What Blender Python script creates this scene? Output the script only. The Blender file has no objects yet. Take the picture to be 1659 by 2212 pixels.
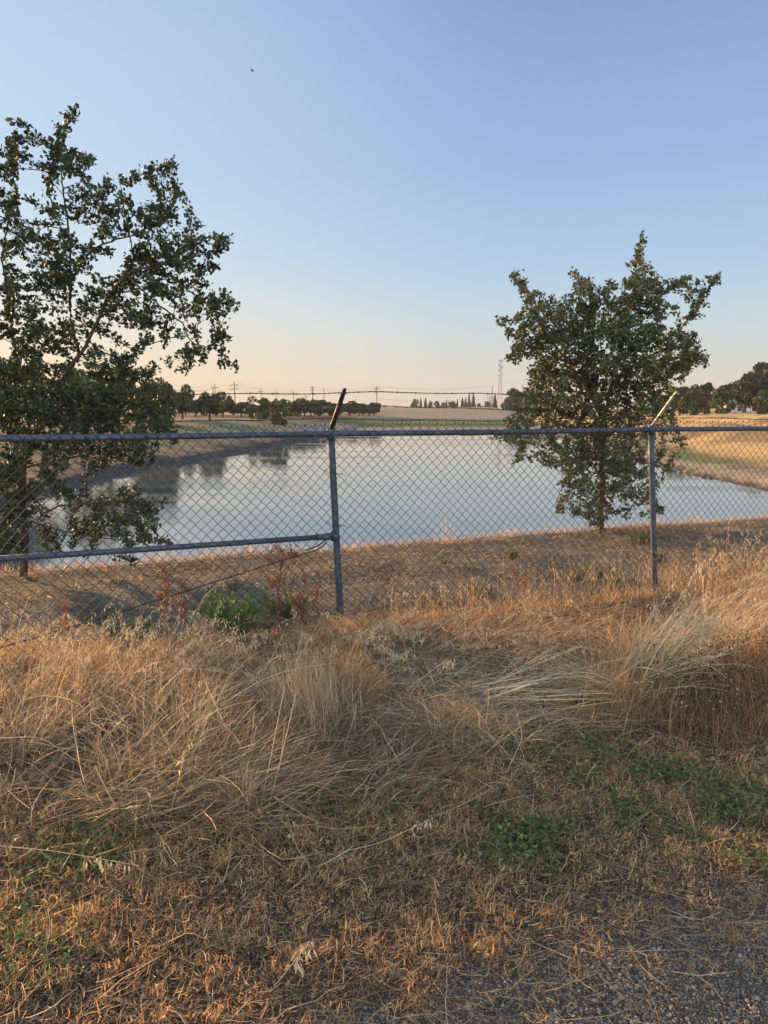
import bpy, math, random
import numpy as np
from mathutils import Vector

random.seed(7); rng = np.random.default_rng(7)
scn = bpy.context.scene
C = scn.collection
R = math.radians

# ---------------------------------------------------------------- camera
PITCH = R(7.63); EYE = 1.6
F = 1662.0; CX, CY = 829.5, 1106.0            # focal length and centre in the survey grid of the photograph
cam_d = bpy.data.cameras.new("camera"); cam = bpy.data.objects.new("camera", cam_d); C.objects.link(cam)
cam.location = (0, 0, EYE); cam.rotation_euler = (math.pi/2 - PITCH, 0, 0)
cam_d.sensor_fit = 'VERTICAL'; cam_d.sensor_height = 24.0; cam_d.lens = 24.0*F/2212.0
cam_d.clip_start = 0.05; cam_d.clip_end = 6000
scn.camera = cam

# ---------------------------------------------------------------- sky, sun, exposure
SUN_AZ = -48.0      # degrees from straight ahead, minus is left
SUN_EL = 11.0
w = bpy.data.worlds.new("World"); scn.world = w; w.use_nodes = True
nt = w.node_tree; bg = nt.nodes['Background']; WN = nt.nodes; WL = nt.links
sky = WN.new('ShaderNodeTexSky'); sky.sky_type = 'NISHITA'; sky.sun_disc = False
sky.sun_elevation = R(SUN_EL); sky.sun_rotation = R(SUN_AZ)
sky.altitude = 0; sky.air_density = 1.0; sky.dust_density = 0.6; sky.ozone_density = 3.0
BG = 0.12; SKY_GAIN = 0.378; K_UP = .28; K_BACK = 1.2
def lin(c): return [((v/255+.055)/1.055)**2.4 if v/255 > .04045 else v/255/12.92 for v in c]
def wmath(op, a=None, b=None):
    m = WN.new('ShaderNodeMath'); m.operation = op
    for i, q in enumerate((a, b)):
        if q is None: continue
        if isinstance(q, (int, float)): m.inputs[i].default_value = q
        else: WL.new(q, m.inputs[i])
    return m.outputs[0]
wtc = WN.new('ShaderNodeTexCoord'); wsp = WN.new('ShaderNodeSeparateXYZ'); WL.new(wtc.outputs['Generated'], wsp.inputs[0])
elev = wmath('DIVIDE', wmath('ARCSINE', wsp.outputs['Z']), math.pi/2)        # 0 at the horizon, 1 overhead
def ramp(stops):
    r = WN.new('ShaderNodeValToRGB'); r.color_ramp.interpolation = 'B_SPLINE'
    WL.new(elev, r.inputs[0]); cr = r.color_ramp
    for i, (e, c) in enumerate(stops):
        el_ = cr.elements[i] if i < 2 else cr.elements.new(e/90)
        el_.position = e/90; el_.color = (*lin(c), 1)
    return r.outputs[0]
stopsA = [(0, (214, 202, 188)), (90, (72, 108, 168)), (3, (212, 211, 204)), (6, (204, 221, 228)), (10, (177, 207, 236)), (16, (162, 192, 231)), (26, (142, 166, 212)), (50, (104, 140, 194))]
stopsB = [(0, (240, 206, 172)), (90, (72, 108, 168)), (3, (247, 222, 188)), (6, (241, 233, 218)), (10, (214, 230, 242)), (16, (198, 221, 243)), (26, (194, 219, 247)), (50, (128, 162, 212))]
az_ = R(SUN_AZ)
dotaz = WN.new('ShaderNodeVectorMath'); dotaz.operation = 'DOT_PRODUCT'
nrm = WN.new('ShaderNodeVectorMath'); nrm.operation = 'NORMALIZE'
flat = WN.new('ShaderNodeVectorMath'); flat.operation = 'MULTIPLY'; flat.inputs[1].default_value = (1, 1, 0)
WL.new(wtc.outputs['Generated'], flat.inputs[0]); WL.new(flat.outputs[0], nrm.inputs[0]); WL.new(nrm.outputs[0], dotaz.inputs[0])
dotaz.inputs[1].default_value = (math.sin(az_), math.cos(az_), 0)
mrz = WN.new('ShaderNodeMapRange'); mrz.interpolation_type = 'SMOOTHSTEP'
mrz.inputs['From Min'].default_value = .50; mrz.inputs['From Max'].default_value = .98; WL.new(dotaz.outputs['Value'], mrz.inputs['Value'])
mixs = WN.new('ShaderNodeMix'); mixs.data_type = 'RGBA'; WL.new(mrz.outputs[0], mixs.inputs['Factor'])
WL.new(ramp(stopsA), mixs.inputs[6]); WL.new(ramp(stopsB), mixs.inputs[7])
mixn = WN.new('ShaderNodeMix'); mixn.data_type = 'RGBA'; mixn.inputs['Factor'].default_value = .12
sc1 = WN.new('ShaderNodeVectorMath'); sc1.operation = 'SCALE'; sc1.inputs['Scale'].default_value = 1/BG
WL.new(mixs.outputs[2], sc1.inputs[0]); WL.new(sc1.outputs[0], mixn.inputs[6]); WL.new(sky.outputs[0], mixn.inputs[7])
def wsm(v, lo, hi):
    m = WN.new('ShaderNodeMapRange'); m.interpolation_type = 'SMOOTHSTEP'; m.inputs['From Min'].default_value = lo; m.inputs['From Max'].default_value = hi
    WL.new(v, m.inputs['Value']); return m.outputs[0]
up_ = wmath('MULTIPLY', wsm(elev, .33, .62), K_UP); back = wmath('MULTIPLY', wsm(wmath('MULTIPLY', wsp.outputs['Y'], -1.0), -.25, .5), K_BACK)  # overhead and rear sky brightened as added fill for the foreground
gain = wmath('ADD', wmath('ADD', up_, back), SKY_GAIN)
tint = WN.new('ShaderNodeMix'); tint.data_type = 'RGBA'; tint.inputs[6].default_value = (1, 1, 1, 1); tint.inputs[7].default_value = (1.30, 1.0, .66, 1)  # warm tint added to the boosted fill part of the sky
WL.new(wsm(gain, SKY_GAIN, SKY_GAIN+.9), tint.inputs['Factor'])
tm = WN.new('ShaderNodeVectorMath'); tm.operation = 'MULTIPLY'; WL.new(mixn.outputs[2], tm.inputs[0]); WL.new(tint.outputs[2], tm.inputs[1])
gs_ = WN.new('ShaderNodeVectorMath'); gs_.operation = 'SCALE'; WL.new(tm.outputs[0], gs_.inputs[0]); WL.new(gain, gs_.inputs['Scale'])
WL.new(gs_.outputs[0], bg.inputs[0]); bg.inputs[1].default_value = BG
sun_d = bpy.data.lights.new("sun", 'SUN'); sun = bpy.data.objects.new("sun", sun_d); C.objects.link(sun)
sun_d.energy = 5.0; sun_d.angle = R(0.6); sun_d.color = (1.0, 0.56, 0.25)
az, el = R(SUN_AZ), R(SUN_EL)
sdir = Vector((math.sin(az)*math.cos(el), math.cos(az)*math.cos(el), math.sin(el)))
sun.rotation_euler = sdir.to_track_quat('Z', 'Y').to_euler(); sun.location = sdir*50
scn.view_settings.view_transform = 'Standard'; scn.view_settings.look = 'None'
scn.view_settings.exposure = 1.4; scn.view_settings.gamma = 1.0
scn.cycles.max_bounces = 6; scn.cycles.transparent_max_bounces = 8

# ---------------------------------------------------------------- survey helpers
def P(x, y, Y):
    """world point at distance Y ahead on the sight line through survey point (x, y)"""
    a = (x-CX)/F; b = -(y-CY)/F
    k = Y/(b*math.sin(PITCH)+math.cos(PITCH))
    return np.array((a*k, Y, EYE + (b*math.cos(PITCH)-math.sin(PITCH))*k))
def G(x, y, z=0.0):
    """ground point (x, y) at height z under the survey point"""
    a = (x-CX)/F; b = -(y-CY)/F
    dz = b*math.cos(PITCH)-math.sin(PITCH); dy = b*math.sin(PITCH)+math.cos(PITCH)
    k = (z-EYE)/dz
    return np.array((a*k, dy*k))
FU = np.array((0.9226, 0.386)); FN = np.array((-0.386, 0.9226))   # along the fence, and across it away from us
P0 = np.array((-0.37, 5.40))                                       # middle post
def fp(t, off=0.0, z=0.0):
    q = P0 + FU*t + FN*off
    return np.array((q[0], q[1], z))

# ---------------------------------------------------------------- value noise
def hash2(i, j, s=0):
    n = (i.astype(np.int64)*374761393 + j.astype(np.int64)*668265263 + s*974634777) & 0xffffffff
    n = ((n ^ (n >> 13))*1274126177) & 0xffffffff
    return ((n ^ (n >> 16)) & 0xffff)/65535.0
def vnoise(x, y, s=0):
    i = np.floor(x); j = np.floor(y); fx = x-i; fy = y-j
    fx = fx*fx*(3-2*fx); fy = fy*fy*(3-2*fy)
    a = hash2(i, j, s); b = hash2(i+1, j, s); c = hash2(i, j+1, s); d = hash2(i+1, j+1, s)
    return (a*(1-fx)+b*fx)*(1-fy) + (c*(1-fx)+d*fx)*fy
def fbm(x, y, s=0, o=4):
    r = 0; a = 0.5; t = 0
    for k in range(o):
        r = r + a*vnoise(x*2**k, y*2**k, s+k*17); t += a; a *= 0.5
    return r/t
def sm(e0, e1, x):
    t = np.clip((x-e0)/(e1-e0), 0, 1); return t*t*(3-2*t)

# ---------------------------------------------------------------- mesh helpers
class MB:
    def __init__(s): s.v=[]; s.l=[]; s.n=[]; s.c=[]; s.k=0; s.has=False
    def add(s, v, faces, col=None):
        v = np.asarray(v, float).reshape(-1, 3)
        s.v.append(v)
        if isinstance(faces, np.ndarray):
            s.l.append((faces+s.k).ravel()); s.n.append(np.full(len(faces), faces.shape[1]))
        else:
            for f in faces:
                s.l.append(np.array(f)+s.k); s.n.append(np.array([len(f)]))
        if col is None: col = (0.5, 0.5, 0.5)
        else: s.has = True
        col = np.asarray(col, float)
        s.c.append(np.broadcast_to(col, (len(v), 3)) if col.ndim == 1 else col)
        s.k += len(v)
    def box(s, lo, hi, col=None, m=None):
        x0,y0,z0 = lo; x1,y1,z1 = hi
        v = np.array([(x0,y0,z0),(x1,y0,z0),(x1,y1,z0),(x0,y1,z0),(x0,y0,z1),(x1,y0,z1),(x1,y1,z1),(x0,y1,z1)], float)
        if m is not None: v = v@m[:3,:3].T + m[:3,3]
        s.add(v, np.array([(0,3,2,1),(4,5,6,7),(0,1,5,4),(1,2,6,5),(2,3,7,6),(3,0,4,7)]), col)
    def tubes(s, paths, rad, sides=4, col=None, cap=True):
        """paths (N,M,3), rad scalar or (N,M) or (M,)"""
        p = np.asarray(paths, float)
        if p.ndim == 2: p = p[None]
        N, M, _ = p.shape
        r = np.broadcast_to(np.asarray(rad, float), (N, M)) if np.ndim(rad) != 1 else np.broadcast_to(np.asarray(rad, float)[None], (N, M))
        t = np.gradient(p, axis=1); t /= np.linalg.norm(t, axis=2, keepdims=True)+1e-12
        ref = np.where(np.abs(t[:, :1, 2:3]) > 0.8, np.array((1., 0, 0)), np.array((0, 0, 1.)))
        a = np.cross(t, ref); a /= np.linalg.norm(a, axis=2, keepdims=True)+1e-12
        b = np.cross(t, a)
        th = np.arange(sides)*2*math.pi/sides
        v = p[:, :, None] + r[:, :, None, None]*(a[:, :, None]*np.cos(th)[None, None, :, None] + b[:, :, None]*np.sin(th)[None, None, :, None])
        base = (np.arange(N)[:, None, None]*M + np.arange(M-1)[None, :, None])*sides
        k = np.arange(sides)[None, None]; k2 = (k+1) % sides
        f = np.stack([base+k, base+k2, base+sides+k2, base+sides+k], -1).reshape(-1, 4)
        if col is not None:
            col = np.asarray(col, float)
            if col.ndim == 2: col = np.repeat(col, M*sides, axis=0)
        k0 = s.k
        s.add(v.reshape(-1, 3), f, col)
        if cap and sides > 3:
            q = np.arange(N)[:, None]*M*sides + k0
            s.l.append((q+np.arange(sides)[None, ::-1]).ravel()); s.n.append(np.full(N, sides))
            s.l.append((q+(M-1)*sides+np.arange(sides)[None]).ravel()); s.n.append(np.full(N, sides))
    def ribbons(s, p, wid, side, col):
        """p (N,M,3); wid (N,M); side (N,3)"""
        N, M, _ = p.shape
        t = np.gradient(p, axis=1)
        sd = np.cross(t, side[:, None]); sd /= np.linalg.norm(sd, axis=2, keepdims=True)+1e-12
        a = p-sd*wid[:, :, None]*.5; b = p+sd*wid[:, :, None]*.5
        v = np.stack([a, b], 2)
        base = (np.arange(N)[:, None]*M+np.arange(M-1)[None])*2
        f = np.stack([base, base+1, base+3, base+2], -1).reshape(-1, 4)
        if col.ndim == 2: col = np.repeat(col, M*2, axis=0)
        s.add(v.reshape(-1, 3), f, col)
    def stamps(s, tv, tf, pos, X, Y, Z, sc, col):
        """template verts tv (K,3), faces tf list of index lists (equal length array ok); frames X,Y,Z (N,3)"""
        N = len(pos); K = len(tv)
        sc = np.broadcast_to(np.asarray(sc, float), (N,)) if np.ndim(sc) < 2 else sc
        if np.ndim(sc) == 1: sc = np.repeat(sc[:, None], 3, 1)
        v = pos[:, None] + (tv[None, :, 0:1]*sc[:, None, 0:1])*X[:, None] + (tv[None, :, 1:2]*sc[:, None, 1:2])*Y[:, None] + (tv[None, :, 2:3]*sc[:, None, 2:3])*Z[:, None]
        off = np.arange(N)[:, None, None]*K
        f = (np.asarray(tf)[None]+off).reshape(-1, np.asarray(tf).shape[1])
        c = np.repeat(np.asarray(col), K, axis=0) if np.ndim(col) == 2 else col
        s.add(v.reshape(-1, 3), f, c)
    def build(s, name, mat, parent=None, smooth=False, origin=None):
        me = bpy.data.meshes.new(name)
        v = np.concatenate(s.v); l = np.concatenate(s.l).astype(np.int32); n = np.concatenate(s.n).astype(np.int32)
        if origin is not None: v = v-np.asarray(origin)
        me.vertices.add(len(v)); me.vertices.foreach_set('co', v.astype(np.float32).ravel())
        me.loops.add(len(l)); me.loops.foreach_set('vertex_index', l)
        me.polygons.add(len(n)); st = np.concatenate([[0], np.cumsum(n)[:-1]]).astype(np.int32)
        me.polygons.foreach_set('loop_start', st)
        try: me.polygons.foreach_set('loop_total', n)
        except Exception: pass
        if s.has:
            at = me.attributes.new('col', 'FLOAT_COLOR', 'POINT')
            c = np.concatenate(s.c); c4 = np.ones((len(c), 4), np.float32); c4[:, :3] = c
            at.data.foreach_set('color', c4.ravel())
        if smooth: me.polygons.foreach_set('use_smooth', np.ones(len(n), bool))
        me.update(calc_edges=True)
        me.materials.append(mat)
        o = bpy.data.objects.new(name, me); C.objects.link(o)
        if parent is not None: o.parent = parent
        elif origin is not None: o.location = origin
        return o
def tag(o, label=None, cat=None, group=None, kind=None):
    if label: o['label'] = label
    if cat: o['category'] = cat
    if group: o['group'] = group
    if kind: o['kind'] = kind
    return o
def thing(name, loc, label, cat, group=None):
    o = bpy.data.objects.new(name, None); C.objects.link(o); o.location = tuple(loc); o.empty_display_size = 0.2
    return tag(o, label, cat, group)
def unit(v): return v/(np.linalg.norm(v, axis=-1, keepdims=True)+1e-12)
def rand_unit(n): return unit(rng.normal(size=(n, 3)))

# ---------------------------------------------------------------- materials
def mat(name, col=None, rough=0.7, metal=0.0, attr=False, transl=0.0, noise=None, bump=None, spec=0.3, coat=0):
    """noise=(scale, amount): brightness mottling; bump=(scale, strength)"""
    m = bpy.data.materials.new(name); m.use_nodes = True; t = m.node_tree; N = t.nodes; L = t.links
    b = N['Principled BSDF']; b.inputs['Roughness'].default_value = rough; b.inputs['Metallic'].default_value = metal
    b.inputs['Specular IOR Level'].default_value = spec
    src = None
    if attr:
        a = N.new('ShaderNodeAttribute'); a.attribute_name = 'col'; src = a.outputs['Color']
    else:
        a = N.new('ShaderNodeRGB'); a.outputs[0].default_value = (*col, 1); src = a.outputs[0]
    tc = N.new('ShaderNodeTexCoord')
    if noise:
        for k, (sc, am) in enumerate([noise] if not isinstance(noise[0], tuple) else noise):
            nz = N.new('ShaderNodeTexNoise'); nz.inputs['Scale'].default_value = sc; nz.inputs['Detail'].default_value = 5
            L.new(tc.outputs['Object'], nz.inputs['Vector'])
            mr = N.new('ShaderNodeMapRange'); mr.inputs['From Min'].default_value = .25; mr.inputs['From Max'].default_value = .75
            mr.inputs['To Min'].default_value = 1-am; mr.inputs['To Max'].default_value = 1+am
            L.new(nz.outputs['Fac'], mr.inputs['Value'])
            mx = N.new('ShaderNodeVectorMath'); mx.operation = 'SCALE'
            L.new(src, mx.inputs[0]); L.new(mr.outputs[0], mx.inputs['Scale']); src = mx.outputs[0]
    L.new(src, b.inputs['Base Color'])
    if bump:
        nz = N.new('ShaderNodeTexNoise'); nz.inputs['Scale'].default_value = bump[0]; nz.inputs['Detail'].default_value = 6
        L.new(tc.outputs['Object'], nz.inputs['Vector'])
        bp = N.new('ShaderNodeBump'); bp.inputs['Strength'].default_value = bump[1]; bp.inputs['Distance'].default_value = bump[2] if len(bump) > 2 else 0.02
        L.new(nz.outputs['Fac'], bp.inputs['Height']); L.new(bp.outputs[0], b.inputs['Normal'])
    if transl:
        tr = N.new('ShaderNodeBsdfTranslucent'); L.new(src, tr.inputs['Color'])
        mx = N.new('ShaderNodeMixShader'); mx.inputs[0].default_value = transl
        L.new(b.outputs[0], mx.inputs[1]); L.new(tr.outputs[0], mx.inputs[2]); L.new(mx.outputs[0], N['Material Output'].inputs[0])
    return m
M_grass = mat('dry_stem', attr=True, rough=.5, transl=.42, spec=.5)
M_leaf = mat('oak_leaf', attr=True, rough=.6, transl=.10, spec=.25)
M_farleaf = mat('far_leaf', attr=True, rough=.6, transl=.15)
M_weed = mat('weed_leaf', attr=True, rough=.55, transl=.3)
M_bark = mat('bark', (.075, .055, .042), rough=.95, noise=(35, .5), bump=(60, .8, .01))
M_galv = mat('galvanised', (.065, .085, .125), rough=.55, metal=.3, noise=((30, .3), (6, .35)), bump=(160, .25, .002))
M_wire = mat('chain_wire', (.055, .05, .052), rough=.65, metal=.3, noise=((9, .45), (1.2, .3)))
M_barb = mat('rusty_barbed', (.055, .035, .03), rough=.8, metal=.2, noise=(20, .4))
M_arm = mat('painted_arm', (.06, .055, .06), rough=.3, metal=.6, noise=(30, .5))
M_armlight = mat('bare_steel_arm', (.34, .34, .35), rough=.5, metal=.3, noise=(40, .4))
M_stone = mat('pebble', attr=True, rough=.75, noise=(90, .2))
M_wood = mat('pole_wood', (.08, .06, .05), rough=.9, noise=(3, .3))
M_steel = mat('tower_steel', (.30, .28, .28), rough=.6)

# ---------------------------------------------------------------- terrain
def xl(y): return (fbm(y*.35, y*0+3, 88, 3)-.5)*1.6+np.where(y < 44, -14.2, np.where(y < 97, -14.2+(y-44)*.126, -7.5+(y-97)*.06))
def xr(y): return (fbm(y*.4, y*0+9, 89, 3)-.5)*1.8+np.where(y < 60, 16.2+(y-30)*.07, 18.3+(y-60)*.1)
def mounds(x, y):
    """low thatch mounds in the foreground"""
    z = np.zeros_like(x)
    for (px, py, r, h) in ((200, 1560, .55, .10), (420, 1640, .5, .08), (740, 1430, .35, .10), (690, 1560, .25, .07),
                           (1000, 1600, .5, .05), (1550, 1500, .7, .10), (500, 1480, .5, .06), (900, 1680, .4, .03)):
        g = G(px, py); z = z + h*np.exp(-((x-g[0])**2+(y-g[1])**2)/(2*r*r*.5))
    return z
def height(x, y):
    v = FN[0]*x+FN[1]*y
    near = 0.02*fbm(x*2, y*2, 3)-.01
    fr = np.where(v < 13.8, near-2.0*sm(8.2, 14.4, v)*1.0, -2-.25*(v-13.9))
    fr = fr - .06*sm(6.6, 8.4, v)
    dl = xl(y)-x
    lf = np.where(dl > 0, -2+.35*sm(0, .8, dl)+1.65*sm(0, 15, dl)**.8, -2+dl*.25)
    dr = x-xr(y)
    rt = np.where(dr > 0, -2+.15*sm(0, 1, dr)+2.75*np.clip(dr/25, 0, 1)**1.05, -2-dr*-.25)
    rt = rt + np.where(dr > 3, .30*np.sin(dr*.75+y*.10+fbm(x*.06, y*.06, 9)*8)*sm(3, 8, dr)*(1-sm(18, 25, dr)), 0)
    dy = y-108-1.2*np.sin(x*.4)
    fa = np.where(dy > 0, -2+.1*sm(0, 40, dy)+.7*sm(40, 97, dy), -2+dy*.2)
    bx = sm(-40, -20, x+.0*y)*(1-.65*sm(32, 46, x))
    berm = 3.35*sm(200, 243, y)*bx*(1-sm(262, 285, y))
    out = sm(255, 290, y)
    fa = fa + berm
    z = np.maximum(np.maximum(fr, lf), np.maximum(rt, fa))
    z = np.where(y > 255, np.maximum(z, z*(1-out)+0.0*out), z)
    z = z + (fbm(x*.12, y*.12, 5)-.5)*.25*sm(20, 60, np.hypot(x, y))*(z > -1.9)
    z = z + (fbm(x*1.1, y*1.1, 8, 4)-.5)*.10*(v > 5.6)*(z > -2.1)
    nearm = (v < 6)
    z = z + np.where(nearm, mounds(x, y) + .03*(fbm(x*5, y*5, 21)-.5), 0)
    return z
def grid_axis(parts):
    a = []
    for lo, hi, st in parts: a.append(np.arange(lo, hi, st))
    return np.concatenate(a)
gx = grid_axis([(-3500, -500, 250), (-500, -120, 20), (-120, -40, 2), (-40, -8, .35), (-8, 8, .07), (8, 50, .35), (50, 120, 2), (120, 500, 20), (500, 3501, 250)])
gy = grid_axis([(-60, -4, 4), (-4, 0, .5), (0, 1.4, .1), (1.4, 12, .06), (12, 36, .3), (36, 130, .6), (130, 300, 1.5), (300, 600, 20), (600, 4600, 250)])
GX, GY = np.meshgrid(gx, gy, indexing='xy')
GZ = height(GX, GY)
def ground_cols(x, y, z):
    v = FN[0]*x+FN[1]*y
    n1 = fbm(x*.35, y*.35, 31); n2 = fbm(x*2.2, y*2.2, 41); n3 = fbm(x*.06, y*.06, 51)
    def mix(a, b, t): return a*(1-t[..., None])+np.asarray(b)*t[..., None]
    c = np.zeros(x.shape+(3,))+np.array((.075, .052, .033))  # soil darkened so gaps between stems carry shade in their colour
    c = mix(c, (.13, .09, .05), sm(.35, .7, n2)*.8)
    # mown strip beyond the fence
    c = mix(c, (.12, .11, .088), sm(5.2, 5.8, v)*(1-sm(11, 13, v))*(.5+.5*sm(.3, .6, n2)))
    # gravel edge in the lower right of the foreground
    gs = sm(2.75, 2.2, y+.35*(-x)+.25*(fbm(x*3, y*3, 12)-.5)*1.2)
    c = mix(c, (.085, .066, .050), gs)
    # banks
    far = sm(13, 16, v)
    left = far*(x < 0)*(y < 140)
    c = mix(c, (.17, .145, .095), left*.9)
    dl = xl(y)-x
    c = mix(c, (.13, .15, .075), left*sm(4, 7, dl)*(1-sm(11, 14, dl))*sm(.35, .6, n1)*.9)
    c = mix(c, (.07, .06, .055), left*(1-sm(.8, 3.5, dl+2*n1-1)))
    dr = x-xr(y)
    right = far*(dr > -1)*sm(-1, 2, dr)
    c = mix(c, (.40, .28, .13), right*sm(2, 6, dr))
    c = mix(c, (.20, .145, .08), right*sm(.40, .62, fbm(x*.10+y*.03, y*.16-x*.05, 57))*.85)  # darker mown bands that also paint in the bank's shade stripes
    c = mix(c, (.30, .25, .18), right*(1-sm(1, 4, dr)))
    c = mix(c, (.11, .135, .045), right*sm(1.6, 2.4, dr)*(1-sm(3.5, 5.5, dr))*sm(.48, .60, fbm(x*.3, y*.12, 77))*(y < 85)*.85)
    mid = (y > 100)*(dl < 6)*(dr < 3)
    c = mix(c, (.17, .155, .135), mid*1.)
    c = mix(c, (.06, .105, .028), mid*sm(150, 158, y+6*(n2-.5))*(1-sm(196, 208, y)))
    c = mix(c, (.26, .205, .135), (y > 205)*sm(205, 212, y)*(x > -60)*(dr < 8))
    c = mix(c, (.30, .24, .14), sm(285, 330, y))
    c = mix(c, (.06, .055, .05), (z < -1.93)*1.*(y < 112))
    c = c*(.75+.5*n2[..., None])*(.85+.3*n3[..., None])
    return c
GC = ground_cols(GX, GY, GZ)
mb = MB()
ny, nx = GX.shape
ii = (np.arange(ny-1)[:, None]*nx+np.arange(nx-1)[None])
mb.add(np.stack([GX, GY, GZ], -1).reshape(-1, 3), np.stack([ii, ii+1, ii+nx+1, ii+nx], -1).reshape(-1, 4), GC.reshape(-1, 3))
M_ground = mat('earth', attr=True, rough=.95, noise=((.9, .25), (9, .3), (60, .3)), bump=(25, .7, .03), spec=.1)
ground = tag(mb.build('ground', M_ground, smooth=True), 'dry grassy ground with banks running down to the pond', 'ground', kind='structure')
def hgt(x, y): return height(np.asarray(x, float), np.asarray(y, float))

# water
M_water = bpy.data.materials.new('pond_water'); M_water.use_nodes = True
t = M_water.node_tree; N = t.nodes; L = t.links; b = N['Principled BSDF']
b.inputs['Base Color'].default_value = (.13, .135, .117, 1); b.inputs['Roughness'].default_value = .03
b.inputs['IOR'].default_value = 1.55; b.inputs['Specular IOR Level'].default_value = .8
tc = N.new('ShaderNodeTexCoord'); mp = N.new('ShaderNodeMapping'); mp.inputs['Scale'].default_value = (1.2, 5.0, 1)
mp.inputs['Rotation'].default_value = (0, 0, R(8)); L.new(tc.outputs['Object'], mp.inputs[0])
nz = N.new('ShaderNodeTexNoise'); nz.inputs['Scale'].default_value = 1.6; nz.inputs['Detail'].default_value = 4; L.new(mp.outputs[0], nz.inputs['Vector'])
bp = N.new('ShaderNodeBump'); bp.inputs['Strength'].default_value = .045; bp.inputs['Distance'].default_value = .05
L.new(nz.outputs['Fac'], bp.inputs['Height']); L.new(bp.outputs[0], b.inputs['Normal'])
mp2 = N.new('ShaderNodeMapping'); mp2.inputs['Scale'].default_value = (.02, .12, 1); L.new(tc.outputs['Object'], mp2.inputs[0])
nz2 = N.new('ShaderNodeTexNoise'); nz2.inputs['Scale'].default_value = 1.5; nz2.inputs['Detail'].default_value = 3; L.new(mp2.outputs[0], nz2.inputs['Vector'])
mr2 = N.new('ShaderNodeMapRange'); mr2.inputs['From Min'].default_value = .48; mr2.inputs['From Max'].default_value = .62; mr2.inputs['To Min'].default_value = .02; mr2.inputs['To Max'].default_value = .09
L.new(nz2.outputs['Fac'], mr2.inputs['Value']); L.new(mr2.outputs[0], b.inputs['Roughness'])
mr3 = N.new('ShaderNodeMapRange'); mr3.inputs['From Min'].default_value = .48; mr3.inputs['From Max'].default_value = .62; mr3.inputs['To Min'].default_value = .02; mr3.inputs['To Max'].default_value = .10
L.new(nz2.outputs['Fac'], mr3.inputs['Value']); L.new(mr3.outputs[0], bp.inputs['Strength'])
mb = MB(); xs = np.linspace(-50, 60, 23); ys = np.linspace(2, 150, 30)
WX, WY = np.meshgrid(xs, ys); ii = (np.arange(29)[:, None]*23+np.arange(22)[None])
mb.add(np.stack([WX, WY, WX*0-2.0], -1).reshape(-1, 3), np.stack([ii, ii+1, ii+24, ii+23], -1).reshape(-1, 4))
tag(mb.build('water', M_water), 'calm pond water reflecting the evening sky', 'water', kind='structure')

sto = MB(); ns = 170
ys_ = rng.uniform(30, 100, ns); right_ = rng.random(ns) < .6
xs_ = np.where(right_, xr(ys_)+rng.normal(size=ns)*.35+.2, xl(ys_)-rng.normal(size=ns)*.35-.2)
zs_ = np.maximum(height(xs_, ys_), -2.0)
a_ = rng.uniform(0, 6.28, ns); l_ = rng.gamma(2, .035, ns)+.03
sto.tubes(np.stack([np.stack([xs_-np.cos(a_)*l_, ys_-np.sin(a_)*l_, zs_+.01], -1), np.stack([xs_, ys_, zs_+.05+l_*.2], -1), np.stack([xs_+np.cos(a_)*l_, ys_+np.sin(a_)*l_, zs_+.01], -1)], 1), np.stack([l_*.25, l_*.45, l_*.2], 1), 5, np.repeat(np.array([(.09, .075, .06)]), ns, 0)*rng.uniform(.4, 2.2, (ns, 1)))
tag(sto.build('shore_debris', M_stone), 'dark stones and debris scattered along the waterline', 'debris', kind='stuff')

# ---------------------------------------------------------------- fence
fence = thing('chain_link_fence', fp(0), 'galvanised chain link fence with barbed wire on top, crossing the whole view', 'fence')
fo = np.array(fp(0))
def fb(m_, name, mt, parent=fence, smooth=False): return m_.build(name, mt, parent, smooth, origin=fo)
RAIL_Z = 1.43
T0, T1 = -7.0, 9.6
post_t = [-5.68, -2.84, 0.0, 2.84, 5.68, 8.52]
lean = {0.0: .065, 2.84: .13}
def rail_z(t): return RAIL_Z-.006*np.abs(np.sin(t*1.1))
top = MB(); ts = np.linspace(T0, T1, 40)
top.tubes(np.array([fp(t, 0, rail_z(t)) for t in ts]), .0205, 12)
for t in (-3.6, 1.1, 4.3):   # sleeves joining the lengths of rail
    top.tubes(np.array([fp(t-.07, 0, rail_z(t)), fp(t+.07, 0, rail_z(t))]), .0235, 12)
fb(top, 'top_rail', M_galv, smooth=True)
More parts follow.
